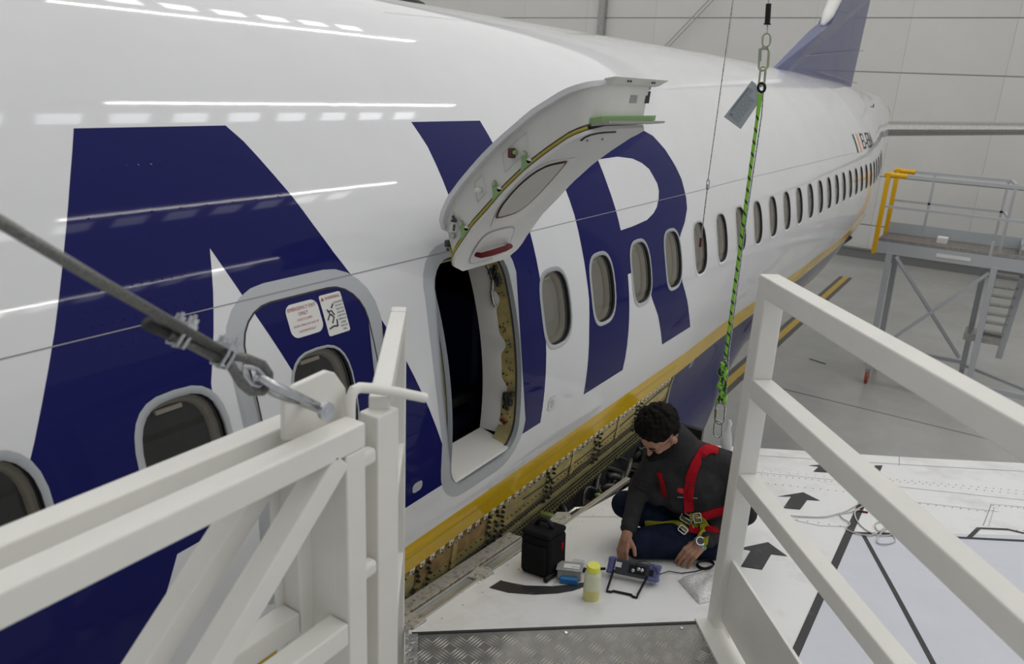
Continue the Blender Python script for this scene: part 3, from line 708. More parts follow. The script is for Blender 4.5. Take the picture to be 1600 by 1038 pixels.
# end face at the top of the raised door
e0, e1 = V(0, *SKc[-1]), V(0, *LNc[-1])
def onend(x, v, out=.002): p = e0*(1-v)+e1*v; return V(x, p[1]-out, p[2]+out*.2)
b = MB(); b.hexa([onend(-.80, .12, .0), onend(-.42, .12, .0), onend(-.42, .12, .02), onend(-.80, .12, .02), onend(-.84, 0, .0), onend(-.40, 0, .0), onend(-.385, -.0, .045), onend(-.84, -.0, .045)]); b.build('door_lip', 'door_white', dskin, bevel=.004, fix=True)
b = MB(); b.hexa([onend(-.84, .92, -.03), onend(-.40, .92, 0), onend(-.40, .92, .018), onend(-.84, .92, .018), onend(-.84, .80, -.03), onend(-.40, .80, 0), onend(-.40, .80, .018), onend(-.84, .80, .018)]); b.build('end_bracket', 'green_primer', dskin, fix=True)
b = MB(); b.hexa([onend(-.84, .98, -.02), onend(-.39, .98, -.02), onend(-.37, 1.01, .045), onend(-.84, .98, .045), onend(-.84, .92, -.02), onend(-.39, .92, -.02), onend(-.37, .96, .045), onend(-.84, .92, .045)]); b.build('end_seal', 'tray', dskin, fix=True)
for x0, x1, mt in ((-.62, -.56, 'tray'), (-.49, -.45, 'print_black')):
    b = MB(); b.hexa([onend(x0, .50, .001), onend(x1, .50, .001), onend(x1, .50, .004), onend(x0, .50, .004), onend(x0, .22, .001), onend(x1, .22, .001), onend(x1, .22, .004), onend(x0, .22, .004)]); b.build('end_label', mt, dskin, fix=True)
b = MB()
for x in (-.72, -.70, -.52, -.50): b.ell(onend(x, .07, .035), (.004, .004, .004), nu=6, nv=4)
b.build('end_screws', 'bolt_dark', dskin)

# ------------------------------------------------------------------ lower side with the fairing removed
def gw(x, z): return V(x, -1.775+.10*(-z-.58), z)     # exposed inner wall
XL = -5.8
jx = [XL, -4.6, -3.6, -2.9, -2.2, -1.6, -.98, -.42, .14, .72, 1.32, XG]
for i in range(len(jx)-1):
    for (z0, z1, mt) in ((-.565, -.70, 'primer_rust' if i in (6,) else 'primer_gold'), (-.70, -.80, 'primer_gold')):
        b = MB(); a, c = jx[i]+.003, jx[i+1]-.003; off = V(0, -.004 if z0 > -.6 else .0, 0)
        b.hexa([gw(a, z1)+V(0, .02, 0), gw(c, z1)+V(0, .02, 0), gw(c, z1)+off, gw(a, z1)+off, gw(a, z0)+V(0, .02, 0), gw(c, z0)+V(0, .02, 0), gw(c, z0)+off, gw(a, z0)+off])
        b.build('side_panel', mt, aircraft, fix=True)
# lower chord: heavier dark band with fasteners, then down to the keel
b = MB(); b.hexa([gw(XL, -.94)+V(0, .05, 0), gw(XG, -.94)+V(0, .05, 0), gw(XG, -.94)+V(0, -.02, 0), gw(XL, -.94)+V(0, -.02, 0), gw(XL, -.80)+V(0, .05, 0), gw(XG, -.80)+V(0, .05, 0), gw(XG, -.80)+V(0, -.02, 0), gw(XL, -.80)+V(0, -.02, 0)])
b.build('lower_chord', 'primer_dark', aircraft, fix=True)
b = MB(); b.box((-1.9, -1.60, -1.4), (7.7, .3, .93)); b.build('keel_panel', 'unlit_dark', aircraft)  # shade of the open pit painted in as near black
def bolts(rows, name, mt, r=.006):
    b = MB()
    for x0, x1, st, z, jz in rows:
        x = x0
        while x < x1:
            c = gw(x, z+jz*rng.randn())+V(0, -.006 if z > -.8 else -.024, 0); b.lathe(c, [(r, 0), (r*.8, .007)], 6, (V(1, 0, 0), V(0, 0, 1), V(0, -1, 0))); x += st
    return b.build(name, mt, aircraft, kind='stuff')
bolts([(-3, XG-.05, .024, -.825, .0), (-3, XG-.05, .024, -.855, 0), (-3, XG-.05, .030, -.885, 0), (-3, XG, .03, -.92, 0), (-3, XG, .026, -.765, 0), (-3, 1.5, .026, -.785, 0)], 'chord_bolts', 'bolt_dark', .0065)
bolts([(-3, XG-.05, .05, -.612, .001), (-3, XG-.05, .04, -.715, .002)], 'panel_rivets', 'bolt_dark', .0035)
b = MB()
for xc in (-.98, -.9, -.42, -.36, -.30, .14, .2, .72, .78, 1.32, 1.38):
    for k in range(7): 
        c = gw(xc+.008*rng.randn(), -.61-.03*k)+V(0, -.008, 0); b.lathe(c, [(.009, 0), (.006, .016)], 6, (V(1, 0, 0), V(0, 0, 1), V(0, -1, 0)))
b.build('frame_bolts', 'bolt_dark', aircraft, kind='stuff')
b = MB()
for xc in (-.70, .44, 1.05): b = MB(); b.beam(gw(xc, -.575)+V(0, -.008, 0), gw(xc, -.76)+V(0, -.008, 0), .035, .006, (0, 1, 0)); b.build('frame_strap', 'primer_gold', aircraft)
b = MB(); b.tube([gw(x, -.745+.012*math.sin(x*3.1)-.02*max(0, math.sin(x*1.4+1.2)))+V(0, -.012, 0) for x in np.linspace(-3.2, XG-.05, 70)], .006, 6); b.build('sealant_bead', 'rubber', aircraft, smooth=True)
b = MB(); b.tube([gw(x, -.66-.03*math.sin(x*2.1+.4))+V(0, -.008, 0) for x in np.linspace(-.1, XG-.05, 40)], .0035, 6); b.build('wire_run', 'bolt_dark', aircraft, smooth=True)
# nut-plate clips under the yellow stripe
first = None
for k in range(66):
    x = -2.6+.0683*k
    if x > XG-.02: break
    p = sp(x, YB-.012, -.001)
    if first is None:
        b = MB(); b.prism([(-.016, 0, .014), (.016, 0, .014), (.016, 0, -.004), (.008, 0, -.014), (-.008, 0, -.014), (-.016, 0, -.004)], V(0, -1, 0), .003, 0); b.lathe((0, -.0028, 0), [(.0055, 0), (.0055, .0015)], 7, (V(1, 0, 0), V(0, 0, 1), V(0, -1, 0)), 1)
        first = b.build('clip', ['label_white', 'rubber'], None, fix=True); first.rotation_euler = (.22, 0, 0); first.location = tuple(p); put(first, aircraft)
    else:
        c = first.copy(); COL.objects.link(c); c.parent = None; c.location = tuple(p); put(c, aircraft)
# closing frame of the fairing
b = MB(); pl = [S(XG, t) for t in np.linspace(math.radians(-17.4), math.radians(-62), 16)]
for p in pl: b.v += [tuple(p+V(-.02, -.004, 0)), tuple(p+V(.004, -.004, 0)), tuple(p+V(-.0, .10, 0))]
for i in range(15): b.f += [(3*i, 3*i+1, 3*i+4, 3*i+3), (3*i, 3*i+3, 3*i+5, 3*i+2)]; b.m += [0, 0]
b.build('fairing_edge', 'foil', aircraft, smooth=False)
c = hit(1078, 577)
for k in range(3): strip_on_skin([(c[0]-.03, c[1]-.02*k), (c[0]+.06, c[1]-.02*k)], .007, 'stencil_line', 'label_white', aircraft, .002)

# ------------------------------------------------------------------ wing
te = [wing(1078, 694), wing(1180, 700), wing(1440, 716), wing(1600, 724)]
tdir = nrm(te[3]-te[2]); te.append(te[3]+tdir*3.5)
root = [V(-5.5, -1.99, wingz(-5.5, -1.99)), V(-1.28, -1.99, wingz(-1.28, -1.99)), V(-.15, -2.005, wingz(-.15, -2.005)), V(.72, -2.09, wingz(.72, -2.09)), V(te[0][0], te[0][1], te[0][2])]
out = [V(te[-1][0], te[-1][1], te[-1][2]), V(-5.5, -7.5, wingz(-5.5, -7.5))]
top = root+te[1:]+[out[1]]
b = MB(); b.prism(top, V(0, 0, -1), .22); b.build('wing', 'wing_white', aircraft, bevel=.0, fix=True, label='upper surface of the near wing')
def on_wing(poly, name, mt, lift=.0012, label=None, th=.001):
    b = MB(); b.prism([V(p[0], p[1], wingz(p[0], p[1])+lift) for p in poly], WN, th); o = b.build(name, mt, aircraft, fix=True)
    if label: o['label'] = label
    return o
def wline(pl, wd, name, mt, lift=.0012):
    P_ = [V(*p[:2]) for p in pl]; n = len(P_); lft, rgt = [], []
    for i in range(n):
        d = nrm(P_[min(i+1, n-1)]-P_[max(i-1, 0)]); nn_ = V(-d[1], d[0])*wd/2; lft.append(P_[i]+nn_); rgt.append(P_[i]-nn_)
    b = MB(); z = lambda p: (p[0], p[1], wingz(*p)+lift)
    for i in range(n): b.v += [z(lft[i]), z(rgt[i])]
    for i in range(n-1): b.f.append((2*i, 2*i+1, 2*i+3, 2*i+2)); b.m.append(0)
    return b.build(name, mt, aircraft)
W2 = lambda l: [wing(*p) for p in l]
# grey no-step area outboard
ys0 = wing(1340, 780)[1]; ys1 = wing(1352, 780)[1]
a1, a2 = wing(1367, 728), wing(1235, 1021); b1, b2 = wing(1379, 728), wing(1251, 1021)
TEx = te[1][0]
on_wing([(-3.5, b2[1]+.0), (wing(1345, 835)[0], b1[1]), (wing(1600, 838)[0], -4.0), (wing(1600, 838)[0]+.6, -6), (-3.5, -6)], 'no_step_area', 'wing_grey', .0005)
def lerp(a, c, t): return a+(c-a)*t
sl = (a1[1]-a2[1])/(a1[0]-a2[0]); sl2 = (b1[1]-b2[1])/(b1[0]-b2[0])
on_wing([(-2.5, a2[1]+sl*(-2.5-a2[0])), (a1[0], a1[1]), (b1[0], b1[1]), (-2.5, b2[1]+sl2*(-2.5-b2[0]))], 'walkway_stripe', 'wing_black', .0015)
arrows = ([(1155, 857.6), (1200, 848), (1230, 870), (1205, 867), (1190.7, 891), (1157.6, 886), (1173, 861)],
          [(1215.5, 776.5), (1255, 770), (1281, 783), (1261, 782), (1250, 797), (1224, 794.5), (1236, 776.5)],
          [(1264, 728), (1298, 725.5), (1319, 732), (1303, 731.5), (1293, 739), (1270.7, 737.6), (1279, 730)],
          [(1150, 716), (1168, 713), (1180, 717), (1172, 717), (1168, 722), (1150, 720)])
for a in arrows: on_wing(W2(a), 'walkway_arrow', 'wing_black', .0015)
wline(W2([(1348, 835), (1400, 930), (1458, 1038), (1490, 1100)]), .022, 'marking_line', 'wing_black', .0018)
wline(W2([(1326, 833), (1460, 839), (1600, 846), (1700, 851)]), .026, 'marking_line', 'wing_black', .002)
wline(W2([(1514, 841), (1529, 826), (1575, 828), (1600, 834)]), .022, 'marking_line', 'wing_black', .0022)
on_wing(W2([(764.5, 919), (782, 908), (800, 912), (822, 916), (863, 917), (895, 914), (912, 911), (912, 918), (895, 924), (871, 928), (834.6, 930), (794, 927)]), 'curved_marking', 'wing_black', .0015)
on_wing(W2([(1055, 989), (1082, 979), (1105, 972), (1135, 966), (1140, 992)]), 'curved_marking', 'wing_black', .0015)
# panel seams and rivet rows
for pl in ([(875, 808), (1000, 808)], [(1178, 738), (1320, 752), (1600, 782)], [(1178, 799), (1280, 822), (1330, 824)], [(1420, 784), (1560, 800)], [(1536, 822), (1549, 788), (1600, 793)], [(1405, 712), (1405, 728)]):
    wline(W2(pl), .0045, 'panel_seam', 'seam', .001)
wline(W2([(1100, 708), (1180, 712), (1440, 728), (1600, 737)]), .01, 'panel_seam', 'ring_grey', .001)
b = MB()
def wrow(a, c, st, r=.0045):
    a, c = wing(*a), wing(*c); L = np.linalg.norm(c-a); k = int(L/st)
    for i in range(k+1):
        p = a+(c-a)*i/k; b.lathe(p+WN*.0005, [(r, 0), (r, .0012)], 5, (WX, WY, WN))
wrow((1180, 741), (1330, 756), .035); wrow((1200, 756), (1330, 770), .04); wrow((1380, 748), (1600, 768), .04); wrow((1395, 752), (1600, 773), .04); wrow((1180, 803), (1330, 825), .05); wrow((1400, 783), (1540, 800), .04); wrow((1552, 790), (1600, 795), .03); wrow((1553, 795), (1545, 822), .03); wrow((1545, 826), (1600, 830), .03)
wrow((1178, 735), (1330, 748), .05, .003); wrow((640, 975), (1000, 762), .10, .003); wrow((655, 990), (860, 858), .13, .003)
b.build('wing_rivets', 'seam', aircraft, kind='stuff')
# bright root edge strip and ledge between wing and hull
def lon(x0, x1, y0, y1, z0, z1, name, mt, bev=.002):
    b = MB(); zz = lambda x: wingz(x, -2.0)
    b.hexa([(x0, y0, zz(x0)+z0), (x1, y0, zz(x1)+z0), (x1, y1, zz(x1)+z0), (x0, y1, zz(x0)+z0), (x0, y0, zz(x0)+z1), (x1, y0, zz(x1)+z1), (x1, y1, zz(x1)+z1), (x0, y1, zz(x0)+z1)])
    return b.build(name, mt, aircraft, bevel=bev, fix=True)
lon(-4, -.15, -1.99, -1.945, -.03, -.006, 'root_channel', 'alu'); lon(-4, -.15, -1.948, -1.938, -.03, .008, 'root_channel', 'alu'); lon(-4, -.15, -1.998, -1.985, -.02, .006, 'root_channel', 'alu')
lon(-4, -.3, -1.94, -1.82, -.06, -.035, 'root_ledge', 'alu_dirty'); lon(-4, -.32, -1.905, -1.895, -.04, -.018, 'root_ledge', 'alu_dirty')
lon(-.15, .72, -2.03, -2.0, -.02, .004, 'root_edge', 'alu')
b = MB()
x = -2.5
while x < -.35: b.lathe((x, -1.86+.008*rng.randn(), wingz(x, -1.9)-.036), [(.008, 0), (.006, .008)], 6); b.lathe((x+.02, -1.925, wingz(x, -1.9)-.036), [(.006, 0), (.005, .006)], 6); x += .045
b.build('ledge_bolts', 'bolt_dark', aircraft, kind='stuff')
for (px, py, s_) in ((785, 908, .55), (655, 975, .5), (882, 812, .7)):
    p = wing(px, py); p = V(p[0], min(max(p[1], -1.98), -1.9), 0)
    z = wingz(p[0], p[1]); b = MB(); b.prism([(p[0]-.10*s_, p[1]-.03, z), (p[0]+.06*s_, p[1]-.035, z), (p[0]+.09*s_, p[1]-.0, z), (p[0]+.04*s_, p[1]+.05, z), (p[0]-.12*s_, p[1]+.04, z)], V(0, 0, 1), .012); b.build('root_fitting', 'alu_dirty', aircraft, bevel=.004, fix=True)
# open bay behind the ledge: dark tray with hoses, ducts and a wiring bundle
b = MB(); b.box((.9, -1.92, -1.55), (2.3, .55, .04)); b.box((-.28, -1.92, -1.2), (.04, .3, .7)); b.box((1.98, -1.9, -1.35), (.04, .3, .8)); b.build('bay_tray', 'dark_metal', aircraft)
for mt_, n_, r0_, r1_ in (('hose', 26, .008, .016), ('zinc', 2, .005, .005), ('dark_metal', 12, .006, .008), ('hose_green', 3, .010, .004)):
    b = MB()
    for k in range(n_):
        x0 = -.15+1.75*rng.rand(); y0 = -1.80-.13*rng.rand(); z0 = -.93-.012*x0*4-.12*rng.rand(); dx = .12+.35*rng.rand()
        b.tube([(x0+dx*t, y0-.07*math.sin(t*3+k), z0+.07*math.sin(t*4.1+k*1.7)) for t in np.linspace(0, 1, 9)], r0_+r1_*rng.rand(), 7)
    b.build('bay_hoses', mt_, aircraft, smooth=True, kind='stuff')
b = MB()
for k in range(46):
    x_ = -.1+1.8*rng.rand(); b.box((x_, -1.80-.16*rng.rand(), -.98-.05*x_-.14*rng.rand()), (.03+.08*rng.rand(), .02+.04*rng.rand(), .03+.06*rng.rand()), 0, (nrm(V(1, .4*rng.randn(), .4*rng.randn())), V(0, 1, 0), V(0, 0, 1)))
b.build('bay_components', 'dark_metal', aircraft, kind='stuff')
b = MB(); p = wing(890, 808, -.03); b.tube([p+V(.0, .10, -.12), p+V(.05, .06, -.05), p+V(.12, .03, -.02), p+V(.22, .0, -.05), p+V(.3, .0, -.15)], .013, 8); b.build('bay_hose', 'zinc', aircraft, smooth=True)
b = MB(); b.tube([p+V(-.04, .16, -.02), p+V(.03, .03, -.05)], .017, 8); b.build('bay_pipe', 'hose_green', aircraft, smooth=True)

# ------------------------------------------------------------------ tail fin and stabiliser
def y0p(x, y): return plane(x, y, 1, 0.)
b = MB(); fin = [(9.79, 1.80), (12.31, 2.59), (12.9, 2.76), (13.4, 3.15), (15.5, 6.6), (17.4, 8.5), (18.4, 8.5), (16.85, 3.6), (16.35, 1.52), (16.3, 1.3), (9.8, 1.5)]
cen = (13.4, 2.2)
b.v = [(x, -.02-(.10 if 11 < x < 16 else .0), z) for x, z in fin]+[(x, .02+(.10 if 11 < x < 16 else 0), z) for x, z in fin]; k = len(fin)
b.f = [tuple(range(k)), tuple(range(k, 2*k))[::-1]]+[(i, k+i, k+(i+1) % k, (i+1) % k) for i in range(k)]; b.m = [0]*len(b.f)
b.build('tail_fin', 'fin_navy', aircraft, fix=True)
b = MB(); b.tube([(12.72, 0, 2.72), (13.05, 0, 2.92), (13.4, 0, 3.22), (13.8, 0, 3.8), (15.5, 0, 6.7)], [.04, .11, .13, .13, .12], 10); b.build('fin_leading_edge', 'label_white', aircraft, smooth=True)
b = MB()
for (x0, z0, x1, z1) in ((11.2, 2.1, 16.5, 2.5), (12.6, 1.9, 16.4, 1.8), (14.9, 1.8, 15.1, 6)): b.beam((x0, -.125, z0), (x1, -.125, z1), .012, .008, (0, 1, 0))
b.build('fin_seams', 'seam', aircraft)
b = MB(); st = [(0, -.5, 1.02, 1.0), (1, -6.9, 1.50, .55)]; prof = [(0, 0), (.02, .07), (.1, .13), (.3, .155), (.6, .11), (1, .0), (.6, -.11), (.3, -.155), (.1, -.13), (.02, -.07)]
for (i, y, zc, sc_) in ((0, -.3, .80, 1.15), (1, -7.0, 1.22, .60)):
    for (cx, cz) in prof: b.v.append((16.3+2.6*i+cx*3.2*sc_*.8, y, zc+cz*sc_))
k = len(prof); b.f = [(i, (i+1) % k, k+(i+1) % k, k+i) for i in range(k)]+[tuple(range(k))[::-1], tuple(range(k, 2*k))]; b.m = [0]*len(b.f)
b.build('stabiliser', 'zinc', aircraft, smooth='auto', fix=True)
b = MB(); b.ell((-1.3, -.0, 1.90), (.28, .05, .08)); a = plane(638, 0, 2, 1.9); b = MB(); b.ell((a[0], a[1], 1.85), (.22, .05, .07)); b.build('crown_antenna', 'plastic_black', aircraft, smooth=True)
b = MB()
for px, py in ((1339, 150), (1348, 154), (1356, 159), (1365, 165)):
    p = plane(px, py, 0, 14.5); b.tube([p+V(0, 0, -.05), p+V(0, 0, .03)], .012, 5)
b.build('vortex_fins', 'bolt_dark', aircraft)

# ------------------------------------------------------------------ access platform beside the exit
ZD = -.45
A_, B_ = V(-1.45, -2.15, ZD), V(-.735, -3.005, ZD); bk = nrm(V(-(B_-A_)[1], (B_-A_)[0], 0)); bk = -bk if bk[0] > 0 else bk; AB = nrm(B_-A_)
plat = thing('access_platform', 'cream painted access platform with chequer plate deck and guard rails at the wing root', 'work platform', tuple(A_+bk*1.5+V(0, 0, -H0-ZD)))
b = MB(); b.hexa([A_+V(0, 0, -.008), B_+V(0, 0, -.008), B_+bk*3.2+V(0, 0, -.008), A_+bk*3.2+V(0, 0, -.008), A_, B_, B_+bk*3.2, A_+bk*3.2]); b.build('deck_plate', 'alu_tread', plat, fix=True)
b = MB(); cell = .060
for i in range(19):
    for j in range(12):
        o_ = A_+AB*(.012+cell*(i+.5))+bk*(.015+cell*(j+.5)); s_ = 1 if (i+j) % 2 == 0 else -1
        if np.dot(o_-A_, AB) > 1.08: continue
        d1 = nrm(AB+bk*s_); d2 = nrm(bk-AB*s_)
        for k in range(-2, 3):
            c = o_+d2*k*.0112; l = .031-.003*abs(k)
            b.add([c-d1*l, c+d2*.0027, c+d1*l, c-d2*.0027, c+V(0, 0, .004)], [(0, 1, 4), (1, 2, 4), (2, 3, 4), (3, 0, 4)])
b.build('tread_pattern', 'alu_bar', plat, kind='stuff', fix=True)
b = MB(); b.beam(A_+V(0, 0, -.012)+bk*-.006, B_+V(0, 0, -.012)-bk*.006, .012, .03); b.build('deck_edge_rubber', 'rubber', plat)
b = MB()
for off in (.03, 1.06): b.beam(A_+AB*off+bk*.03+V(0, 0, -.09), A_+AB*off+bk*3.2+V(0, 0, -.09), .06, .14)
b.beam(A_+AB*.03+bk*.06+V(0, 0, -.09), A_+AB*1.06+bk*.06+V(0, 0, -.09), .06, .12); b.build('deck_frame', 'stand_paint', plat)
for i, (u, v) in enumerate(((.1, 1.4), (1.0, 1.4), (.1, 3.1), (1.0, 3.1))):
    p = A_+AB*u+bk*v; b = MB(); b.beam(p+V(0, 0, -.15), V(p[0], p[1], -H0), .09, .09, (1, 0, 0)); b.build('column', 'stand_paint', plat)
for (u, v) in ((.1, .08), (1., .08)): 
    p = A_+AB*u+bk*v; q_ = A_+AB*u+bk*1.4; b = MB(); b.beam(p+V(0, 0, -.14), V(q_[0], q_[1], -1.6), .06, .06); b.build('brace', 'stand_paint', plat)
b = MB()
for (u, v) in ((.12, .06), (.98, .06), (.55, .06)): b.lathe(A_+AB*u+bk*v*.35, [(.007, 0), (.006, .003)], 8)
b.build('deck_screws', 'steel', plat)
# bent aluminium edge piece at the left corner
b = MB(); p = plane(636, 985, 2, ZD+.03); b.beam(p+bk*.0, p+bk*.5, .012, .06); b.beam(p+bk*.0+AB*.02+V(0, 0, -.02), p+bk*.5+AB*.02+V(0, 0, -.02), .035, .006); b.build('edge_angle', 'foil', plat, label='scuffed aluminium edge angle')
# right guard rail
TW_ = .068
PR = V(-.735, -3.02, 0)
rail = lambda z, l=2.9: (PR+V(0, 0, z)+bk*-.0, PR+bk*l+V(0, 0, z))
b = MB(); b.beam(PR+V(0, 0, ZD-.1), PR+V(0, 0, .876), TW_, TW_, tuple(AB)); b.build('rail_post', 'stand_paint', plat, bevel=.005)
for nm, z, hh in (('top_rail', .842, TW_), ('mid_rail', .505, TW_), ('lower_rail', .165, TW_*.85)):
    a, c = rail(z); b = MB(); b.beam(a+bk*.034, c, hh, hh); b.build(nm, 'stand_paint', plat, bevel=.005)
b = MB(); a, c = rail(-.28); b.beam(a-bk*.035, c, .012, .26, (0, 0, 1)); b.build('kick_plate', 'stand_paint', plat, bevel=.002)
b = MB(); a, c = rail(-.445); b.beam(a+AB*-.04-bk*.03, c-AB*.04, .085, .012); b.build('kick_plate_flange', 'stand_paint', plat)
b = MB(); p2 = PR+bk*2.6; b.beam(p2+V(0, 0, ZD-.1), p2+V(0, 0, .84), TW_, TW_, tuple(AB)); b.build('rail_post', 'stand_paint', plat, bevel=.005)
# left hand rail: far post, short top rail, near post
LT = .046; LF = V(-1.497, -2.125, 0); LN_ = V(-2.03, -2.535, 0); ld = nrm(LN_-LF)
b = MB(); b.beam(LF+V(0, 0, ZD-.1), LF+V(0, 0, .755), LT, LT, (ld[0], ld[1], 0)); b.build('rail_post', 'stand_paint', plat, bevel=.004)
b = MB(); b.beam(LF+V(0, 0, .73)-ld*.0+ld*.023, LN_+V(0, 0, .73), LT, LT); b.build('top_rail', 'stand_paint', plat, bevel=.004)
b = MB(); b.beam(LN_+V(0, 0, ZD-.1), LN_+V(0, 0, .722), .07, .055, (0, 1, 0)); b.build('gate_post', 'stand_paint', plat, bevel=.004)
for z in (.30, -.1): b = MB(); b.beam(LF+V(0, 0, z), LN_+V(0, 0, z), .04, .04); b.build('mid_rail', 'stand_paint', plat, bevel=.004)
for z in (.64, .36, .05): b = MB(); b.box((-2.10, -2.555, z), (.05, .03, .035)); b.build('gate_hinge', 'stand_paint', plat, bevel=.008)

# double framed gate on the left
gate = thing('platform_gate', 'cream painted double tube gate with diagonal braces at the left', 'gate', (-2.8, -2.52, -.45))
def gbeam(nm, p, q_, w_=.055, h_=.055, up=(0, 0, 1)): b = MB(); b.beam(p, q_, w_, h_, up); return b.build(nm, 'stand_paint', gate, bevel=.004)
YF, YR = -2.572, -2.462; GX = -2.168; GL = -4.6
for y in (YF, YR):
    xr = GX if y == YF else -2.205
    gbeam('gate_top_bar', (GL, y, .722), (xr+.028, y, .722)); gbeam('gate_stile', (xr, y, .694), (xr, y, -.42), .055, .055, (0, 1, 0))
    gbeam('gate_lower_bar', (GL, y, .27), (xr-.03, y, .27), .055, .055); gbeam('gate_bottom_bar', (GL, y, -.39), (xr-.03, y, -.39))
    gbeam('gate_brace', (xr-.035, y, .69), (xr-.46, y, .30), .05, .055, (0, 1, 0))
    gbeam('gate_stile', (GL, y, .694), (GL, y, -.42), .055, .055, (0, 1, 0))
gbeam('gate_web', (-2.195, YR+.03, .69), (-2.195, YR+.03, .12), .115, .012, (0, 1, 0)); gbeam('gate_web', (-2.190, (YF+YR)/2+.02, .69), (-2.190, (YF+YR)/2+.02, .08), .012, .13, (0, 1, 0))
for x in (GX-.02, GL): gbeam('gate_spacer', (x, YR+.02, -.05), (x, YF-.01, -.05), .04, .05); gbeam('gate_spacer', (x, YR, .715), (x, YF, .715), .05, .03)
# lug plate for the wire rope
pl = [(445, 690), (445, 625), (462, 603), (512, 580), (524, 583), (540, 606), (548, 668), (520, 680)]
b = MB(); P_ = [plane(px, py, 1, -2.52) for px, py in pl]; b.prism(P_, V(0, 1, 0), .014); b.build('lug_plate', 'stand_paint', gate, bevel=.003, fix=True)
# bent locking pin
b = MB(); hp = [plane(*p, 1, -2.545) for p in ((547, 668), (547, 640), (548, 622), (553, 610), (562, 606), (580, 607))]+[plane(620, 613, 1, -2.56), plane(664, 622, 1, -2.58)]
b.tube(hp, .0115, 12); b.build('locking_pin', 'stand_paint', gate, smooth='auto', label='bent round locking pin')

# wire rope, clamps, thimble and shackle at the gate
YC = -2.55
cp = lambda x, y, dy=0.: plane(x, y, 1, YC+dy)
rope = thing('wire_rope', 'grey steel wire rope with clamps pulling on the gate lug', 'wire rope', tuple(cp(395, 575)))
far_ = cp(345, 548); st_ = plane(-120, 275, 1, -2.62)
b = MB(); b.tube([st_, st_+(far_-st_)*.5+V(0, 0, -.003), far_], .0085, 10); b.build('rope', 'rope_steel', rope, smooth=True)
b = MB(); b.tube([cp(232, 508), cp(262, 520), far_+V(0, 0, -.018)], .0085, 10); b.build('rope_tail', 'rope_steel', rope, smooth=True)
b = MB(); b.tube([cp(228, 505), cp(262, 521)], .0105, 10); b.build('rope_sleeve', 'rubber', rope, smooth=True)
for (cx, cy) in ((283, 520), (350, 553)):
    b = MB(); d = nrm(far_-st_); pc = cp(cx, cy); u_ = nrm(V(0, 0, 1)-d*d[2]); s_ = np.cross(d, u_)
    for off in (-.007, .007):
        b.tube([pc+d*off+u_*.028+s_*.013, pc+d*off+s_*.014, pc+d*off-u_*.022+s_*.010, pc+d*off-u_*.022-s_*.010, pc+d*off-s_*.014, pc+d*off+u_*.028-s_*.013], .0032, 7)
    b.box(pc+u_*.012, (.022, .034, .010), 0, (d, s_, u_))
    for sg in (-.013, .013): b.lathe(pc+u_*.017+s_*sg, [(.0065, 0), (.0065, .008), (.003, .009), (.003, .016)], 6, (d, s_, u_))
    b.build('rope_clamp', 'steel', rope, smooth='auto')
b = MB(); ey = [cp(352, 553), cp(385, 560), cp(410, 570), cp(420, 585), cp(420, 600), cp(410, 612), cp(392, 612), cp(378, 600), cp(366, 580), cp(355, 562)]
b.tube(ey, .0085, 10); b.build('rope_eye', 'rope_steel', rope, smooth=True)
b = MB(); ey2 = [cp(380, 572), cp(400, 575), cp(411, 586), cp(411, 598), cp(402, 604), cp(390, 600), cp(380, 586)]; b.tube(ey2, .006, 8, closed=True); b.build('thimble', 'steel', rope, smooth=True)
shk = thing('shackle', 'bright galvanised bow shackle linking wire rope to gate lug', 'shackle', tuple(cp(455, 615)))
b = MB()
ra, rb = cp(505, 640, -.026), cp(470, 628, .035)
top0 = cp(402, 590)
b.tube([ra, cp(470, 622, -.026), cp(430, 604, -.022), cp(408, 592, -.008), top0, cp(404, 598, .014), cp(428, 615, .030), rb], .0085, 10)
b.build('bow', 'steel', shk, smooth=True)
pa = plane(506, 641, 1, YC-.03); pb = V(pa[0]-.0, pa[1]+.085, pa[2]); b = MB(); b.tube([pa+V(0, -.012, 0), pb], .0095, 12); b.lathe(pa+V(0, -.001, 0), [(.018, 0), (.018, .010)], 14, (V(1, 0, 0), V(0, 0, 1), V(0, -1, 0))); b.build('pin', 'steel', shk, smooth='auto')

# ------------------------------------------------------------------ fall arrest line over the worker
XR = .42
rp = lambda x, y: plane(x, y, 0, XR)
arr = thing('fall_arrest_line', 'green and black fall arrest rope hanging above the kneeling worker', 'safety rope', tuple(rp(1125, 665)))
arr['label'] = 'green and black fall arrest rope hanging above the seated worker'
topz = rp(1200, 8)
b = MB(); b.tube([V(topz[0], topz[1], 8.9), topz], .003, 6); b.build('suspension_wire', 'zinc', arr)
b = MB(); b.tube([rp(1201, 6), rp(1199, 36)], .012, 12); b.lathe(rp(1199, 37)-V(0, 0, .004), [(.016, 0), (.016, .005)], 12); b.build('handle_grip', 'plastic_black', arr, smooth='auto')
b = MB(); b.tube([rp(1199, 38), rp(1198.5, 53)], .004, 8); b.build('swivel_pin', 'steel', arr)
def link(mb, c0, c1, wd, r, y=0):   # flat oval link in the picture-facing plane
    c0, c1 = V(*c0), V(*c1); u = nrm(c1-c0); s_ = nrm(np.cross(u, V(1, 0, 0))); L = np.linalg.norm(c1-c0); pts = []
    for k in range(9): t = PI*k/8; pts.append(c1-u*wd/2+s_*math.cos(t)*wd/2+u*math.sin(t)*wd/2)
    for k in range(9): t = PI+PI*k/8; pts.append(c0+u*wd/2+s_*math.cos(t)*wd/2+u*math.sin(t)*wd/2)
    mb.tube(pts, r, 7, closed=True)
b = MB(); link(b, rp(1197, 73), rp(1198, 52), .034, .0045); b.build('swivel_eye', 'brass_steel', arr, smooth=True)
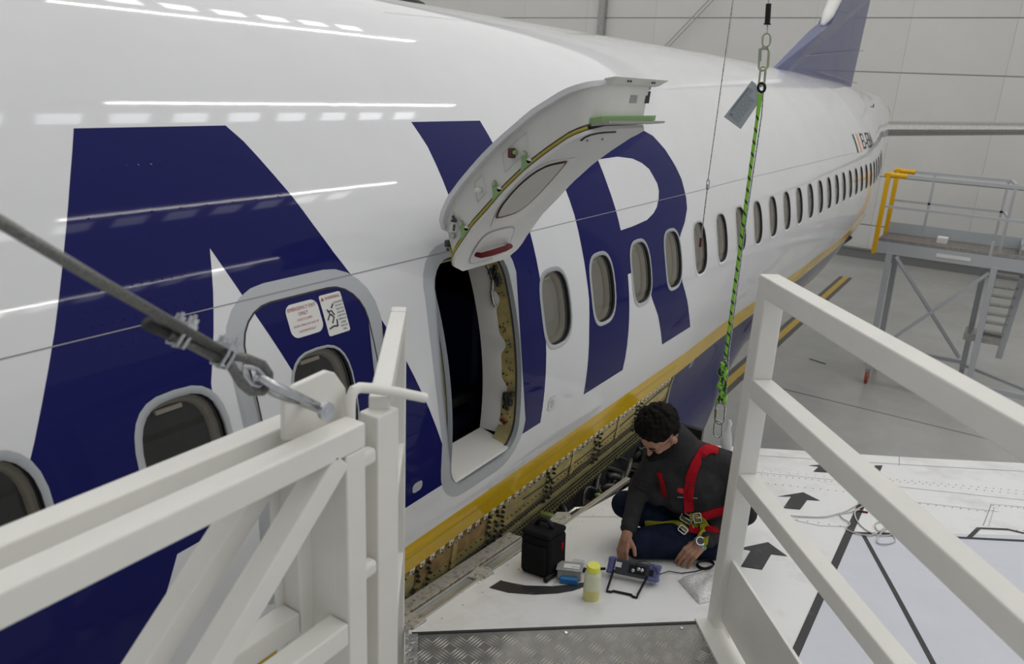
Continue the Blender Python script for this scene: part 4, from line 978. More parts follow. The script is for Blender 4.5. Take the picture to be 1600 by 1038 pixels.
b = MB(); link(b, rp(1192, 110), rp(1195, 74), .040, .0055); b.beam(rp(1188, 76), rp(1187, 96), .012, .012, (1, 0, 0)); b.beam(rp(1190, 76), rp(1199, 76), .012, .012, (1, 0, 0)); b.build('snap_hook', 'brass_steel', arr, smooth='auto')
b = MB(); link(b, rp(1189.5, 134), rp(1193, 104), .024, .0045); b.build('quick_link', 'brass_steel', arr, smooth=True)
b = MB(); pts = [rp(1190+5.5*math.cos(t), 137+7*math.sin(t)) for t in np.linspace(0, 2*PI, 16, endpoint=False)]; b.tube(pts, .006, 8, closed=True); b.build('thimble', 'plastic_black', arr, smooth=True)
# two-coloured rope as twisted segments
ra_, rb_ = rp(1188.5, 146), rp(1133, 560); b = MB(); n = 280; vs = []; nn = 12; r = .0080; d = nrm(rb_-ra_); e1_ = nrm(np.cross(d, V(1, 0, 0))); e2_ = np.cross(d, e1_)
for i in range(n+1):
    p = ra_+(rb_-ra_)*i/n
    for k in range(nn): t = 2*PI*k/nn; b.v.append(tuple(p+r*(e1_*math.cos(t)+e2_*math.sin(t))))
for i in range(n):
    for k in range(nn): b.f.append((i*nn+k, i*nn+(k+1) % nn, (i+1)*nn+(k+1) % nn, (i+1)*nn+k)); b.m.append(1 if (i+k) % nn < 3 else 0)
b.build('rope', ['rope_green', 'rope_black'], arr)
b = MB(); b.tube([rp(1188.5, 146), rp(1184, 178)], .0095, 8); b.build('splice', 'rope_green', arr)
kn = MB()
for k in range(3):
    pts_ = [rp(1130+(k-1)*4.0+2.2*math.sin(i*.9+k*2.1)-.12*i, 567+i*3.1)+V(.010*math.cos(i*.9+k*2.1), 0, 0) for i in range(21)]; i0 = len(kn.f); kn.tube(pts_, .0085, 10)
    for j in range(i0, len(kn.f)):
        q_ = j-i0
        if (q_//10+q_ % 10) % 10 < 3: kn.m[j] = 1
kn.build('knot', ['rope_green', 'rope_black'], arr, smooth=True)
b = MB(); p_ = [rp(1135.5, 567), rp(1134, 563), rp(1131, 565), rp(1130.5, 573)]; b.tube(p_, .004, 8); b.build('rope_eye', 'steel', arr)
b = MB(); link(b, rp(1124, 663), rp(1126.5, 630), .048, .0055); b.build('carabiner', 'steel', arr, smooth=True)
b = MB(); b.tube([rp(1119, 639), rp(1118.5, 652)], .010, 10); b.build('carabiner_sleeve', 'brass_steel', arr, smooth='auto')
b = MB(); link(b, rp(1121, 684), rp(1123, 658), .042, .0045); b.build('harness_link', 'steel', arr, smooth=True)
b = MB(); b.tube([rp(1195, 112), rp(1190, 180), rp(1165, 350), rp(1140, 545), rp(1133, 640)], .0032, 6); tag(retop(b.build('side_cord', 'rope_grey')), 'thin grey speckled cord hanging beside the green rope', 'cord')
# hanging card
tg = [rp(*p) for p in ((1175, 126), (1200, 146), (1157.5, 202), (1131, 182.7))]
card = thing('inspection_card', 'pale grey laminated inspection card hanging from the green rope', 'tag', tuple(tg[2]))
nn_ = nrm(np.cross(tg[1]-tg[0], tg[3]-tg[0])); nn_ = nn_ if nn_ @ (CAM-tg[0]) > 0 else -nn_
b = MB(); b.prism([rp(*p) for p in ((1175, 126), (1181, 131), (1185, 141), (1186, 160), (1157.5, 202), (1131, 182.7))], nn_, .0012); b.build('card_sheet', 'tag_card', card, fix=True)
def oncard(u, v): return tg[0]*(1-u)*(1-v)+tg[1]*u*(1-v)+tg[2]*u*v+tg[3]*(1-u)*v+nn_*.0018
b = MB()
for k in range(9):
    u = .10+.075*k
    if k == 0: b.beam(oncard(u, .16), oncard(u, .8), .006, .0004, tuple(nn_)); continue
    v = .30 if u > .35 else .14
    while v < .9:
        l = .03+.10*rng.rand(); b.beam(oncard(u, v), oncard(u, min(.93, v+l)), .0022, .0003, tuple(nn_)); v += l+.025
b.beam(oncard(.12, .86), oncard(.3, .86), .008, .0004, tuple(nn_)); b.build('card_print', 'tag_print', card)
b = MB(); b.tube([rp(1183, 138), rp(1186, 136), rp(1190, 136)], .0016, 5); b.build('card_string', 'rope_grey', card)
# pull cord with red tip
pc_ = lambda x, y: plane(x, y, 0, .62)
cord = thing('pull_cord', 'thin speckled pull cord with a red tip hanging before the windows', 'cord', tuple(pc_(1094, 385)))
t0 = pc_(1146, -5); b = MB(); b.tube([V(t0[0], t0[1], 8.9), t0, pc_(1106, 284)], .0026, 6); b.tube([pc_(1106, 288), pc_(1096, 370)], .0034, 6); b.build('line', 'rope_grey', cord)
b = MB(); link(b, pc_(1105.5, 296), pc_(1106.5, 281), .014, .002); b.build('loop_knot', 'rope_grey', cord)
b = MB(); b.tube([pc_(1095, 372), pc_(1094, 386)], .006, 8); b.build('tip', 'red_handle', cord, label='red tip')
# clear bag hanging at the worker's back
b = MB(); pr_ = [(1139, 656, 5), (1140, 662, 7), (1138, 670, 6), (1136, 678, 12), (1135, 686, 16), (1135, 694, 17), (1136, 701, 14), (1137, 706, 6)]; nn = 12
for i, (x, y, w_) in enumerate(pr_):
    c = plane(x, y, 0, .36); r = w_/2/1200*3.9*1.1
    for k in range(nn): t = 2*PI*k/nn; b.v.append(tuple(c+CR*r*math.cos(t)*(1+.12*math.sin(3*t+i))+CF*r*.4*math.sin(t)))
for i in range(len(pr_)-1):
    for k in range(nn): b.f.append((i*nn+k, i*nn+(k+1) % nn, (i+1)*nn+(k+1) % nn, (i+1)*nn+k)); b.m.append(0)
b.f += [tuple(range(nn))[::-1], tuple((len(pr_)-1)*nn+k for k in range(nn))]; b.m += [0, 0]
tag(retop(b.build('plastic_bag', 'label_white', None, smooth='auto', fix=True)), 'small crumpled white plastic bag hanging behind the worker', 'bag')

# ------------------------------------------------------------------ the worker
from functools import partial
def fused(mb, name, voxel, smooth_it=6, sub=None):
    me = bpy.data.meshes.new(name); me.from_pydata(mb.v, [], mb.f); me.update(); ob = bpy.data.objects.new(name, me); COL.objects.link(ob)
    bm = bmesh.new(); bm.from_mesh(me); bmesh.ops.recalc_face_normals(bm, faces=bm.faces); bm.to_mesh(me); bm.free()
    r = ob.modifiers.new('r', 'REMESH'); r.mode = 'VOXEL'; r.voxel_size = voxel
    s_ = ob.modifiers.new('s', 'SMOOTH'); s_.iterations = smooth_it; s_.factor = .5
    dg = bpy.context.evaluated_depsgraph_get(); dg.update(); m2 = bpy.data.meshes.new_from_object(ob.evaluated_get(dg)); m2.name = name
    bpy.data.objects.remove(ob); m2.polygons.foreach_set('use_smooth', [True]*len(m2.polygons)); return m2
def mobj(me, name, mats, parent, idx=None):
    me.materials.clear()
    for k in mats: me.materials.append(G(k))
    if idx is not None: me.polygons.foreach_set('material_index', idx)
    o = bpy.data.objects.new(name, me); COL.objects.link(o); put(o, parent); return o
man = thing('person', 'person in dark grey fleece, jeans, black face mask and red harness sitting on the wing', 'person', (.1, -2.66, wingz(.1, -2.66)))
J = dict(pel=(.16, -2.67, -.585), spine=(.15, -2.66, -.44), chest=(.05, -2.63, -.28), neck=(-.045, -2.585, -.15), hd=(-.175, -2.50, -.035),
         hipL=(.12, -2.76, -.595), hipR=(.14, -2.56, -.60), knL=(-.215, -2.475, -.595), anL=(.01, -2.78, -.615), knR=(-.08, -2.34, -.50), anR=(.03, -2.62, -.63),
         shL=(.055, -2.765, -.205), shR=(-.055, -2.47, -.215), elL=(.10, -2.865, -.44), wrL=(-.085, -2.735, -.553), elR=(-.06, -2.39, -.41), wrR=(-.262, -2.437, -.533))
J = {k: V(*v) for k, v in J.items()}
HF = nrm(V(-.60, .26, -.76)); HL = nrm(np.cross(V(0, 0, 1), HF)); HL = HL if HL[1] < 0 else -HL; HU = np.cross(HF, HL); HU = HU if HU[2] > 0 else -HU
hx = (HF, HL, HU)
def hp_(f, l, u): return J['hd']+HF*f+HL*l+HU*u
body = MB()
# head
body.ell(hp_(-.012, 0, .028), (.094, .074, .088), hx, 20, 14); body.ell(hp_(.022, 0, -.04), (.062, .056, .070), hx, 16, 12); body.ell(hp_(.05, 0, -.085), (.032, .030, .026), hx)
body.ell(hp_(.058, 0, .012), (.030, .052, .030), hx); body.ell(hp_(.060, .024, -.030), (.022, .022, .022), hx); body.ell(hp_(.060, -.024, -.030), (.022, .022, .022), hx)
body.capsule(hp_(.078, 0, .004), hp_(.100, 0, -.026), .008, .011, 10); body.ell(hp_(.090, .009, -.030), (.009, .008, .007), hx); body.ell(hp_(.090, -.009, -.030), (.009, .008, .007), hx)
for sgn in (1, -1):
    body.ell(hp_(-.008, sgn*.076, -.012), (.019, .010, .032), hx); body.ell(hp_(-.004, sgn*.080, -.005), (.014, .012, .018), hx)
body.capsule(J['neck']+V(.01, 0, -.03), hp_(-.03, 0, -.04), .052, .046)
# inner trunk, arms, legs (under the clothes)
body.capsule(J['pel'], J['spine'], .08, .08); body.capsule(J['spine'], J['chest'], .08, .08); body.capsule(J['chest'], J['neck'], .07, .04)
for a, c, r0, r1 in (('shL', 'elL', .040, .032), ('elL', 'wrL', .032, .024), ('shR', 'elR', .040, .032), ('elR', 'wrR', .032, .024), ('hipL', 'knL', .06, .045), ('knL', 'anL', .042, .03), ('hipR', 'knR', .06, .045), ('knR', 'anR', .042, .03)):
    body.capsule(J[a], J[c], r0, r1)
body.capsule(J['shL'], J['neck'], .025, .035); body.capsule(J['shR'], J['neck'], .025, .035)
# hands
def hand(wr, d, pn, thumb_side, curl, spread=.0):
    d = nrm(d); pn = nrm(pn-d*(pn@d)); s_ = np.cross(d, pn)*thumb_side      # s_: towards the thumb; pn: back of the hand
    body.capsule(wr, wr+d*.03, .026, .026); 
    for k in range(4):
        off = (.030-.0203*k); body.capsule(wr+d*.02+s_*off*.7, wr+d*(.088-.004*abs(k-1))+s_*off, .013, .0105, 10)
        base = wr+d*(.090-.005*abs(k-1.2))+s_*off; ln = (.040, .045, .042, .033)[k]; a1_ = curl; p0 = base; dr = d
        for seg in range(3):
            dr = nrm(dr*math.cos(a1_)-pn*math.sin(a1_)); l = ln*(1, .62, .5)[seg]; p1 = p0+dr*l; body.capsule(p0, p1, .0086-.0006*seg, .0081-.0007*seg, 8)
            nw = dr; pn2 = nrm(pn-nw*(pn@nw)); a1_ = curl*.9; p0 = p1
            pn_loc = pn2; dr = nw
    tb = wr+d*.03+s_*.024-pn*.006; t1 = tb+nrm(d*.7+s_*.6-pn*.35)*.040; t2 = t1+nrm(d*.9+s_*.15-pn*.35)*.030; body.capsule(tb, t1, .0135, .011, 10); body.capsule(t1, t2, .011, .009, 10)
hL_d = V(-.125, .055, -.058); hand(J['wrL'], hL_d, V(-.45, -.15, .9), 1, .62)
hR_d = V(-.070, -.012, -.075); hand(J['wrR'], hR_d, V(-.55, .55, .55), -1, .38)
bm_ = fused(body, 'body', .0036, 2); mobj(bm_, 'body', ['skin'], man)
# jacket
jk = MB()
jk.capsule(J['pel']+V(.01, 0, .06), J['spine'], .135, .135, 16); jk.capsule(J['spine'], J['chest'], .135, .145, 16); jk.ell(J['chest']+V(0, 0, .0), (.13, .175, .14), (nrm(V(.9, .2, 0)), nrm(J['shL']-J['shR']), V(0, 0, 1)))
jk.capsule(J['chest'], J['neck']+V(.02, 0, -.02), .135, .085); jk.capsule(J['shL'], J['neck']+V(.02, 0, -.02), .068, .080); jk.capsule(J['shR'], J['neck']+V(.02, 0, -.02), .072, .082)
jk.ell(J['chest']+V(-.045, .07, -.03), (.11, .12, .13)); jk.ell(J['spine']+V(-.05, .02, -.02), (.13, .16, .14)); jk.capsule(J['shR'], J['chest']+V(-.04, .05, -.05), .075, .10)
jk.capsule(J['shL'], J['elL'], .070, .056, 14); jk.capsule(J['elL'], J['wrL']+(J['elL']-J['wrL'])*.10, .054, .040, 14); jk.capsule(J['shR'], J['elR'], .066, .052, 14); jk.capsule(J['elR'], J['wrR']+(J['elR']-J['wrR'])*.12, .050, .037, 14)
jk.ell(plane(1026, 772, 0, -.04), (.06, .06, .06)); jk.capsule(J['pel']+V(-.04, .0, .02), J['pel']+V(.03, 0, .0), .145, .15, 16)
hb_ = hp_(-.045, 0, -.05); nb_ = J['neck']+V(.03, 0, -.03); jk.capsule(nb_, nb_+(hb_-nb_)*.62, .092, .074, 20); jk.ell(J['spine']+V(-.14, .09, .02), (.09, .10, .07))
for t in np.linspace(.15, .9, 7):      # soft folds in the sleeves
    for a, c, rr in (('shL', 'elL', .068), ('elL', 'wrL', .049), ('shR', 'elR', .064), ('elR', 'wrR', .045)):
        p = J[a]+(J[c]-J[a])*t; d = nrm(J[c]-J[a]); e = nrm(np.cross(d, V(rng.randn(), rng.randn(), rng.randn()))); jk.ell(p, (rr*1.04, rr*.98, .010), (e, np.cross(d, e), nrm(d+.35*e)), 12, 6)
mobj(fused(jk, 'jacket', .008, 4), 'jacket', ['jacket'], man)
# jeans
jn = MB()
for a, c, r0, r1 in (('hipL', 'knL', .088, .072), ('knL', 'anL', .068, .056), ('hipR', 'knR', .088, .070), ('knR', 'anR', .066, .055)): jn.capsule(J[a], J[c], r0, r1, 16)
jn.capsule(J['hipL'], J['hipR'], .10, .10, 16); jn.capsule(J['pel'], J['pel']+V(.02, 0, .05), .12, .12)
mobj(fused(jn, 'jeans', .009, 5), 'jeans', ['jeans'], man)
for a, d in (('anL', V(.10, .02, -.0)), ('anR', V(.10, -.03, -.01))):
    sh = MB(); sh.capsule(J[a]+V(0, 0, -.0), J[a]+d, .040, .036); sh.ell(J[a]+d*.5+V(0, 0, -.02), (.09, .035, .02)); mobj(fused(sh, 'shoe', .008, 2), 'shoe', ['plastic_black'], man)
# hair: curls over the top, back and sides
hr = MB()
hr.ell(hp_(-.022, 0, .045), (.097, .083, .085), hx, 18, 12); hr.ell(hp_(-.05, 0, -.002), (.062, .076, .062), hx)
for k in range(520):
    v = nrm(rng.randn(3)); f, l, u = v
    if u < -.45: continue
    if f > .28 and u < .52-.1*abs(l): continue
    if f > -.25 and u < -.02: continue
    rr = .0085+.006*rng.rand(); e = 1.+.05*rng.rand()
    hr.ell(hp_(-.020+.098*f*e, .083*l*e, .040+.088*u*e), (rr, rr, rr), hx, 7, 5)
hair = fused(hr, 'hair', .0045, 1); mobj(hair, 'hair', ['hair'], man)
# beard shadow, mask, eyes and brows
mk = MB(); mk.ell(hp_(.038, 0, -.066), (.064, .060, .048), hx, 18, 12); mk.ell(hp_(.086, 0, -.050), (.040, .036, .028), hx, 14, 10); mobj(fused(mk, 'face_mask', .006, 3), 'face_mask', ['mask_black'], man)
b = MB()
for sgn in (1, -1):
    b.tube([hp_(.055, sgn*.050, -.055), hp_(.025, sgn*.070, -.035), hp_(-.004, sgn*.082, .010), hp_(-.022, sgn*.082, .012), hp_(-.024, sgn*.078, -.03), hp_(.01, sgn*.066, -.062), hp_(.045, sgn*.052, -.082)], .0016, 5)
b.build('mask_loop', 'plastic_black', man)
for sgn in (1, -1):
    b = MB(); b.ell(hp_(.082, sgn*.030, -.008), (.004, .013, .0025), hx, 10, 6); b.build('eye', 'print_black', man, smooth=True)
    b = MB(); b.tube([hp_(.084, sgn*.014, .015), hp_(.085, sgn*.030, .020), hp_(.072, sgn*.046, .014)], [.003, .0038, .002], 6); b.build('eyebrow', 'hair', man, smooth=True)
# harness webbing: flat straps laid over the jacket
jmesh = bpy.data.meshes['jacket']; JO = man.location
bvh = BVHTree.FromPolygons([v.co for v in jmesh.vertices], [tuple(p.vertices) for p in jmesh.polygons])
nmesh = bpy.data.meshes['jeans']; bvhn = BVHTree.FromPolygons([v.co for v in nmesh.vertices], [tuple(p.vertices) for p in nmesh.polygons])
def surf_px(px, py, trees=(bvh, bvhn)):
    best = None
    for t in trees:
        h = t.ray_cast(Vector(CAM), Vector(ray(px, py)))
        if h[0] is not None and (best is None or h[3] < best[2]): best = (h[0], h[1], h[3])
    return best
def strap(pts, wd, name, mt, lift=.004, th=.002, n=14):
    pp = densify(pts, 9, False); C_ = []
    for x, y in pp:
        h = surf_px(x, y)
        if h: C_.append((np.array(h[0]), np.array(h[1])))
    if len(C_) < 2: return None
    P0 = [c[0] for c in C_]; N0 = [c[1] for c in C_]; k = len(P0)
    for _ in range(4):
        P0 = [P0[0]]+[(P0[i-1]+2*P0[i]+P0[i+1])/4 for i in range(1, k-1)]+[P0[-1]]; N0 = [N0[0]]+[nrm(N0[i-1]+2*N0[i]+N0[i+1]) for i in range(1, k-1)]+[N0[-1]]
    for i in range(k):      # back onto the cloth after smoothing
        c_ = [t.find_nearest(Vector(P0[i])) for t in (bvh, bvhn)]; c_ = min((h for h in c_ if h[0] is not None), key=lambda h: h[3])
        P0[i] = np.array(c_[0]); N0[i] = nrm(N0[i]+.6*np.array(c_[1]))
    for _ in range(2): P0 = [P0[0]]+[(P0[i-1]+3*P0[i]+P0[i+1])/5 for i in range(1, k-1)]+[P0[-1]]
    b = MB(); Q = 5
    for i in range(k):      # each cross-section is draped over the cloth
        d = nrm(P0[min(i+1, k-1)]-P0[max(i-1, 0)]); nv = nrm(N0[i]-d*(N0[i] @ d)); s_ = np.cross(d, nv); up_, lo_ = [], []
        for j in range(Q):
            p = P0[i]+s_*wd*(j/(Q-1)-.5); h = min((h for h in (t.find_nearest(Vector(p)) for t in (bvh, bvhn)) if h[0] is not None), key=lambda h: h[3])
            n_ = nrm(np.array(h[1])+.8*nv); up_.append(tuple(np.array(h[0])+n_*lift)); lo_.append(tuple(np.array(h[0])+n_*(lift-th-.005)))
        b.v += up_+lo_[::-1]
    R2 = 2*Q
    for i in range(k-1):
        for j in range(R2): b.f.append((i*R2+j, i*R2+(j+1) % R2, (i+1)*R2+(j+1) % R2, (i+1)*R2+j)); b.m.append(0)
    b.f += [tuple(range(R2))[::-1], tuple((k-1)*R2+j for j in range(R2))]; b.m += [0, 0]
    return b.build(name, mt, man, fix=True)
strap([(1121, 706), (1111, 701), (1101, 702), (1092, 710), (1085, 724), (1080, 742), (1077, 765), (1075, 798)], .045, 'shoulder_strap', 'red_web', .012)
strap([(1030, 738), (1034, 752), (1040, 775)], .022, 'shoulder_strap', 'red_web', .006)
strap([(1082, 812), (1095, 808), (1115, 800), (1134, 796)], .040, 'waist_strap', 'red_web', .008)
strap([(1076, 826), (1092, 832), (1108, 832), (1122, 826)], .036, 'thigh_strap', 'red_web', .010)
strap([(1008, 818), (1030, 820), (1052, 815), (1068, 826), (1074, 833)], .030, 'thigh_strap', 'olive_web', .008)
strap([(1078, 806), (1090, 804), (1100, 815), (1104, 835), (1098, 852)], .040, 'leg_strap', 'olive_web', .013)
strap([(1064, 808), (1078, 822), (1090, 826)], .034, 'leg_strap', 'olive_web', .010)
def buckle(px, py, w_, h_, rot=0., lift=.016):
    h = surf_px(px, py)
    if not h: return
    p = np.array(h[0]); nv = nrm(np.array(h[1])*.5+nrm(CAM-p)*.6); s_ = nrm(np.cross(V(0, 0, 1), nv)); u_ = np.cross(nv, s_); c_, q = math.cos(rot), math.sin(rot); s2, u2 = s_*c_+u_*q, u_*c_-s_*q; p = p+nv*lift
    b = MB(); P4 = [p-s2*w_/2-u2*h_/2, p+s2*w_/2-u2*h_/2, p+s2*w_/2+u2*h_/2, p-s2*w_/2+u2*h_/2]; b.tube(densify3(P4), .0042, 7, closed=True); b.tube([p-s2*w_/2, p+s2*w_/2], .004, 7); b.build('buckle', 'steel', man, smooth=True)
def densify3(P4):
    o = []
    for i in range(4):
        a, c = P4[i], P4[(i+1) % 4]; o += [a+(c-a)*.12, a+(c-a)*.5, a+(c-a)*.88]
    return o
buckle(1074, 809, .055, .040, -.3); buckle(1090, 808, .035, .045, .3); buckle(1066, 829, .04, .03, -.6)
# small breast emblem and print line
h = surf_px(1064, 767)
if h:
    p = np.array(h[0]); nv = nrm(np.array(h[1])); s_ = nrm(np.cross(V(0, 0, 1), nv)); u_ = np.cross(nv, s_); b = MB()
    b.ell(p+nv*.0, (.020, .016, .005), (s_, u_, nv), 14, 6); b.build('breast_emblem', 'logo_red', man, smooth=True)
    b = MB()
    for px in range(1060, 1092, 4):
        h2 = surf_px(px, 777+(px-1060)*.05)
        if h2: b.box(np.array(h2[0])+np.array(h2[1])*.001, (.009, .003, .002), 0, (s_, u_, nv))
    b.build('breast_print', 'print_white', man)
# red dorsal pad
h = surf_px(1122, 690); p = np.array(h[0]) if h else J['neck']; b = MB(); b.box(p+V(.02, -.01, .012), (.06, .05, .02), 0, (nrm(V(.5, -.5, -.5)), nrm(V(.7, .7, 0)), nrm(V(.4, -.35, .8)))); b.build('dorsal_pad', 'red_web', man, bevel=.006)
# olive strap end on the wing side
b = MB(); p = wing(978, 833, .03); b.box(p, (.05, .03, .004), 0, (nrm(V(.6, .6, .2)), nrm(V(-.6, .6, 0)), V(0, 0, 1))); b.build('strap_end', 'olive_web', man)
# wrist watch
wd_ = nrm(J['wrL']-J['elL']); wc = J['wrL']+wd_*.006; wn = nrm(nrm(CAM-wc)*.8+V(-.1, 0, .5)); wn = nrm(wn-wd_*(wn @ wd_)); ws = np.cross(wd_, wn)
b = MB(); ring_ = [wc+.030*(wn*math.cos(t)+ws*math.sin(t)) for t in np.linspace(0, 2*PI, 20, endpoint=False)]; b.tube(ring_, .006, 6, closed=True); ring2 = [p+wd_*.011 for p in ring_]; b.tube(ring2, .006, 6, closed=True); b.build('watch_strap', 'teal', man, smooth=True)
b = MB(); b.lathe(wc+wn*.028+wd_*.005, [(.021, 0), (.023, .004), (.021, .010)], 20, (wd_, ws, wn)); wb = b.build('watch_case', 'steel', man, smooth='auto')
b = MB(); b.lathe(wc+wn*.0385+wd_*.005, [(.016, 0), (.016, .001)], 18, (wd_, ws, wn)); b.build('watch_face', 'watch_face', man)

# ------------------------------------------------------------------ things lying on the wing
def on(px, py): p = wing(px, py); return V(p[0], p[1], wingz(p[0], p[1]))
# camera style black bag
c = on(812, 893); cB = on(857, 909); e1 = nrm(cB-c); e2 = nrm(np.cross(WN, e1)); e2 = e2 if e2[0] > 0 else -e2; wd, dp, ht = np.linalg.norm(cB-c)+.0, .15, .205
base = c+e1*wd/2+e2*dp/2
bag = thing('equipment_bag', 'black soft equipment bag with top handle standing by the fuselage', 'bag', tuple(base))
b = MB(); b.box(base+WN*(ht*.45), (wd, dp, ht*.9), 0, (e1, e2, WN)); b.build('bag_body', 'fabric_black', bag, bevel=.018)
b = MB(); b.box(base+WN*(ht*.95), (wd*.97, dp*1.03, ht*.14), 0, (e1, e2, WN)); b.build('bag_lid', 'fabric_black', bag, bevel=.014)
b = MB(); b.box(base-e2*(dp/2+.006)+WN*(ht*.42), (wd*.82, .02, ht*.62), 0, (e1, e2, WN)); b.build('front_pocket', 'fabric_black', bag, bevel=.009)
b = MB(); hc = base+WN*(ht*1.0); b.tube([hc-e1*.04+WN*math.sin(0)*.03, hc-e1*.036+WN*.022, hc-e1*.018+WN*.037, hc+e1*.018+WN*.037, hc+e1*.036+WN*.022, hc+e1*.04], .011, 10); b.build('bag_handle', 'plastic_black', bag, smooth=True)
b = MB(); b.box(base+e1*(wd/2+.002)+WN*(ht*.62)+e2*.03, (.004, .014, .03), 0, (e1, e2, WN)); b.build('red_pull_tab', 'red_web', bag, bevel=.001, label='small red tab')
b = MB(); q0, q1 = on(852, 912), on(880, 889); b.tube([q0+WN*.014, q1+WN*.014], .012, 8); retop(tag(b.build('folded_tripod', 'plastic_black', None, smooth='auto'), 'short black folded tripod leg lying by the equipment bag', 'tripod'))
# squeeze bottle
bc = on(923, 935); bot = thing('squeeze_bottle', 'pale yellow squeeze bottle with a bright yellow cap', 'bottle', tuple(bc))
b = MB(); b.lathe(bc, [(.030, 0), (.0345, .004), (.035, .055), (.035, .118), (.033, .128), (.026, .136)], 28); b.m = [1 if i < 28*2 else 0 for i in range(len(b.m))]; b.build('bottle_body', ['bottle', 'liquid'], bot, smooth='auto')
b = MB(); b.lathe(bc+V(0, 0, .136), [(.0275, 0), (.0285, .003), (.0285, .024), (.026, .027)], 28); b.build('bottle_cap', 'cap_yellow', bot, smooth='auto')
# tester
dL, dR = wing(951, 884, .045), wing(1030, 900, .045); e = nrm(dR-dL); fr_ = nrm(np.cross(e, V(0, 0, 1))); fr_ = fr_ if fr_ @ (CAM-dL) > 0 else -fr_
up_ = nrm(V(0, 0, 1)*.86-fr_*.5); nf = np.cross(e, up_); nf = nf if nf @ fr_ > 0 else -nf
dc = (dL+dR)/2; Ld = np.linalg.norm(dR-dL); dz = lambda p: wingz(p[0], p[1])
dev = thing('ultrasonic_tester', 'blue and dark grey portable test instrument propped on a wire stand', 'test instrument', (dc[0], dc[1], dz(dc)))
hh = .066; dcc = V(dc[0], dc[1], dz(dc)+.052)
b = MB(); b.box(dcc, (Ld*.70, .036, hh), 0, (e, nf, up_)); b.build('instrument_body', 'device_dark', dev, bevel=.005)
for sg in (-1, 1):
    b = MB(); wE = .20 if sg > 0 else .11; cE = dcc+e*sg*Ld*(.5-wE/2)
    b.box(cE, (Ld*wE, .050, hh*1.12), 0, (e, nf, up_)); b.box(cE+up_*hh*.4, (Ld*wE*1.08, .056, hh*.28), 0, (e, nf, up_)); b.box(cE-up_*hh*.4, (Ld*wE*1.08, .056, hh*.28), 0, (e, nf, up_)); b.build('corner_bumper', 'device_blue', dev, bevel=.006)
b = MB(); b.box(dcc+e*Ld*.36+nf*.027, (Ld*.09, .003, hh*.4), 0, (e, nf, up_)); b.build('side_port', 'plastic_black', dev)
b = MB(); b.box(dcc-e*Ld*.29+nf*.019+up_*.008, (.026, .002, .022), 0, (e, nf, up_)); b.build('label', 'label_white', dev)
b = MB(); b.box(dcc+e*Ld*.08+nf*.019, (.075, .003, .036), 0, (e, nf, up_)); b.build('port_panel', 'plastic_black', dev)
for ex, uz in ((.0, -.004), (.10, .006), (.17, .004)):
    b = MB(); b.lathe(dcc+e*(Ld*ex+.003)+nf*.019+up_*uz, [(.008, 0), (.008, .010), (.005, .013)], 12, (e, up_, nf)); b.build('connector', 'steel', dev, smooth='auto')
f0, f1 = on(948, 926), on(995, 936); s0_, s1_ = dcc-e*Ld*.36-up_*.02+nf*.025, dcc+e*Ld*.30-up_*.02+nf*.025; g = WN*.006
fe = nrm(f1-f0); fb = nrm(np.cross(WN, fe)); fb = fb if fb[0] > 0 else -fb
b = MB(); b.tube([s0_, f0+fb*.010+g*2, f0+g, f0+fe*.018+g, f0+fe*.026+fb*.012+g, f1-fe*.026+fb*.012+g, f1-fe*.018+g, f1+g, f1+fb*.010+g*2, s1_], .0052, 8); b.build('wire_stand', 'plastic_black', dev, smooth=True)
b = MB(); pp = [dcc+e*Ld*.5, wing(1045, 893, .01), wing(1065, 896, .005), wing(1088, 893, .005), wing(1104, 887, .006)]
for lp in range(4):
    for t in np.linspace(0, 2*PI, 16, endpoint=False): pp.append(wing(1101+13*math.cos(t)+lp*.8, 884+6.5*math.sin(t)-lp, .006+.004*lp))
b.tube(pp, .0022, 6); b.build('cable', 'plastic_black', dev, smooth=True)
b = MB(); b.tube([dcc+e*Ld*.03+nf*.028, dcc+e*Ld*.08+nf*.04+up_*.035, dcc+e*Ld*.2+nf*.045+up_*.045, dcc+e*Ld*.38+nf*.04+up_*.035, dcc+e*Ld*.5+nf*.03], .0018, 6); b.build('probe_lead', 'plastic_black', dev, smooth=True)
b = MB(); p = wing(915, 890, .012); q_ = wing(946, 889, .03); b.tube([p, q_], .006, 8); b.tube([p+V(0, 0, 0), wing(905, 893, .006)], .010, 8); retop(tag(b.build('probe', 'plastic_black', None, smooth='auto'), 'small black handheld probe between bottle and instrument', 'probe'))
# parts box with label, blue sponge and plastic sleeve
tc_ = on(888, 912); t1, t2 = nrm(on(908, 918)-on(873, 914)), None; t2 = nrm(np.cross(WN, t1)); t2 = t2 if t2[0] > 0 else -t2
tray = thing('parts_tray', 'small clear parts box with white label on the wing', 'box', tuple(tc_+t2*.06))
b = MB(); b.box(tc_+t2*.055+WN*.028, (.105, .075, .045), 0, (t1, t2, WN)); b.build('tray_body', 'tray', tray, bevel=.005)
b = MB(); b.box(tc_+t2*.055+WN*.052, (.115, .085, .006), 0, (t1, t2, WN)); b.build('tray_lid', 'tray', tray, bevel=.002)
b = MB(); b.box(tc_+t2*.05+t1*.008+WN*.0565, (.07, .04, .001), 0, (t1, t2, WN)); lb = b.build('tray_label', 'label_white', tray)
b = MB()
for k in range(5): b.box(tc_+t2*.045+t1*(.010+.007*k)+WN*.0575, (.003, .012, .0006), 0, (t1, t2, WN))
b.build('label_print', 'seam', tray)
b = MB(); b.box(tc_+t1*.002+WN*.014, (.078, .028, .026), 0, (t1, t2, WN)); retop(tag(b.build('sponge', 'sponge_blue', None, bevel=.004), 'bright blue block in front of the parts box', 'block'))
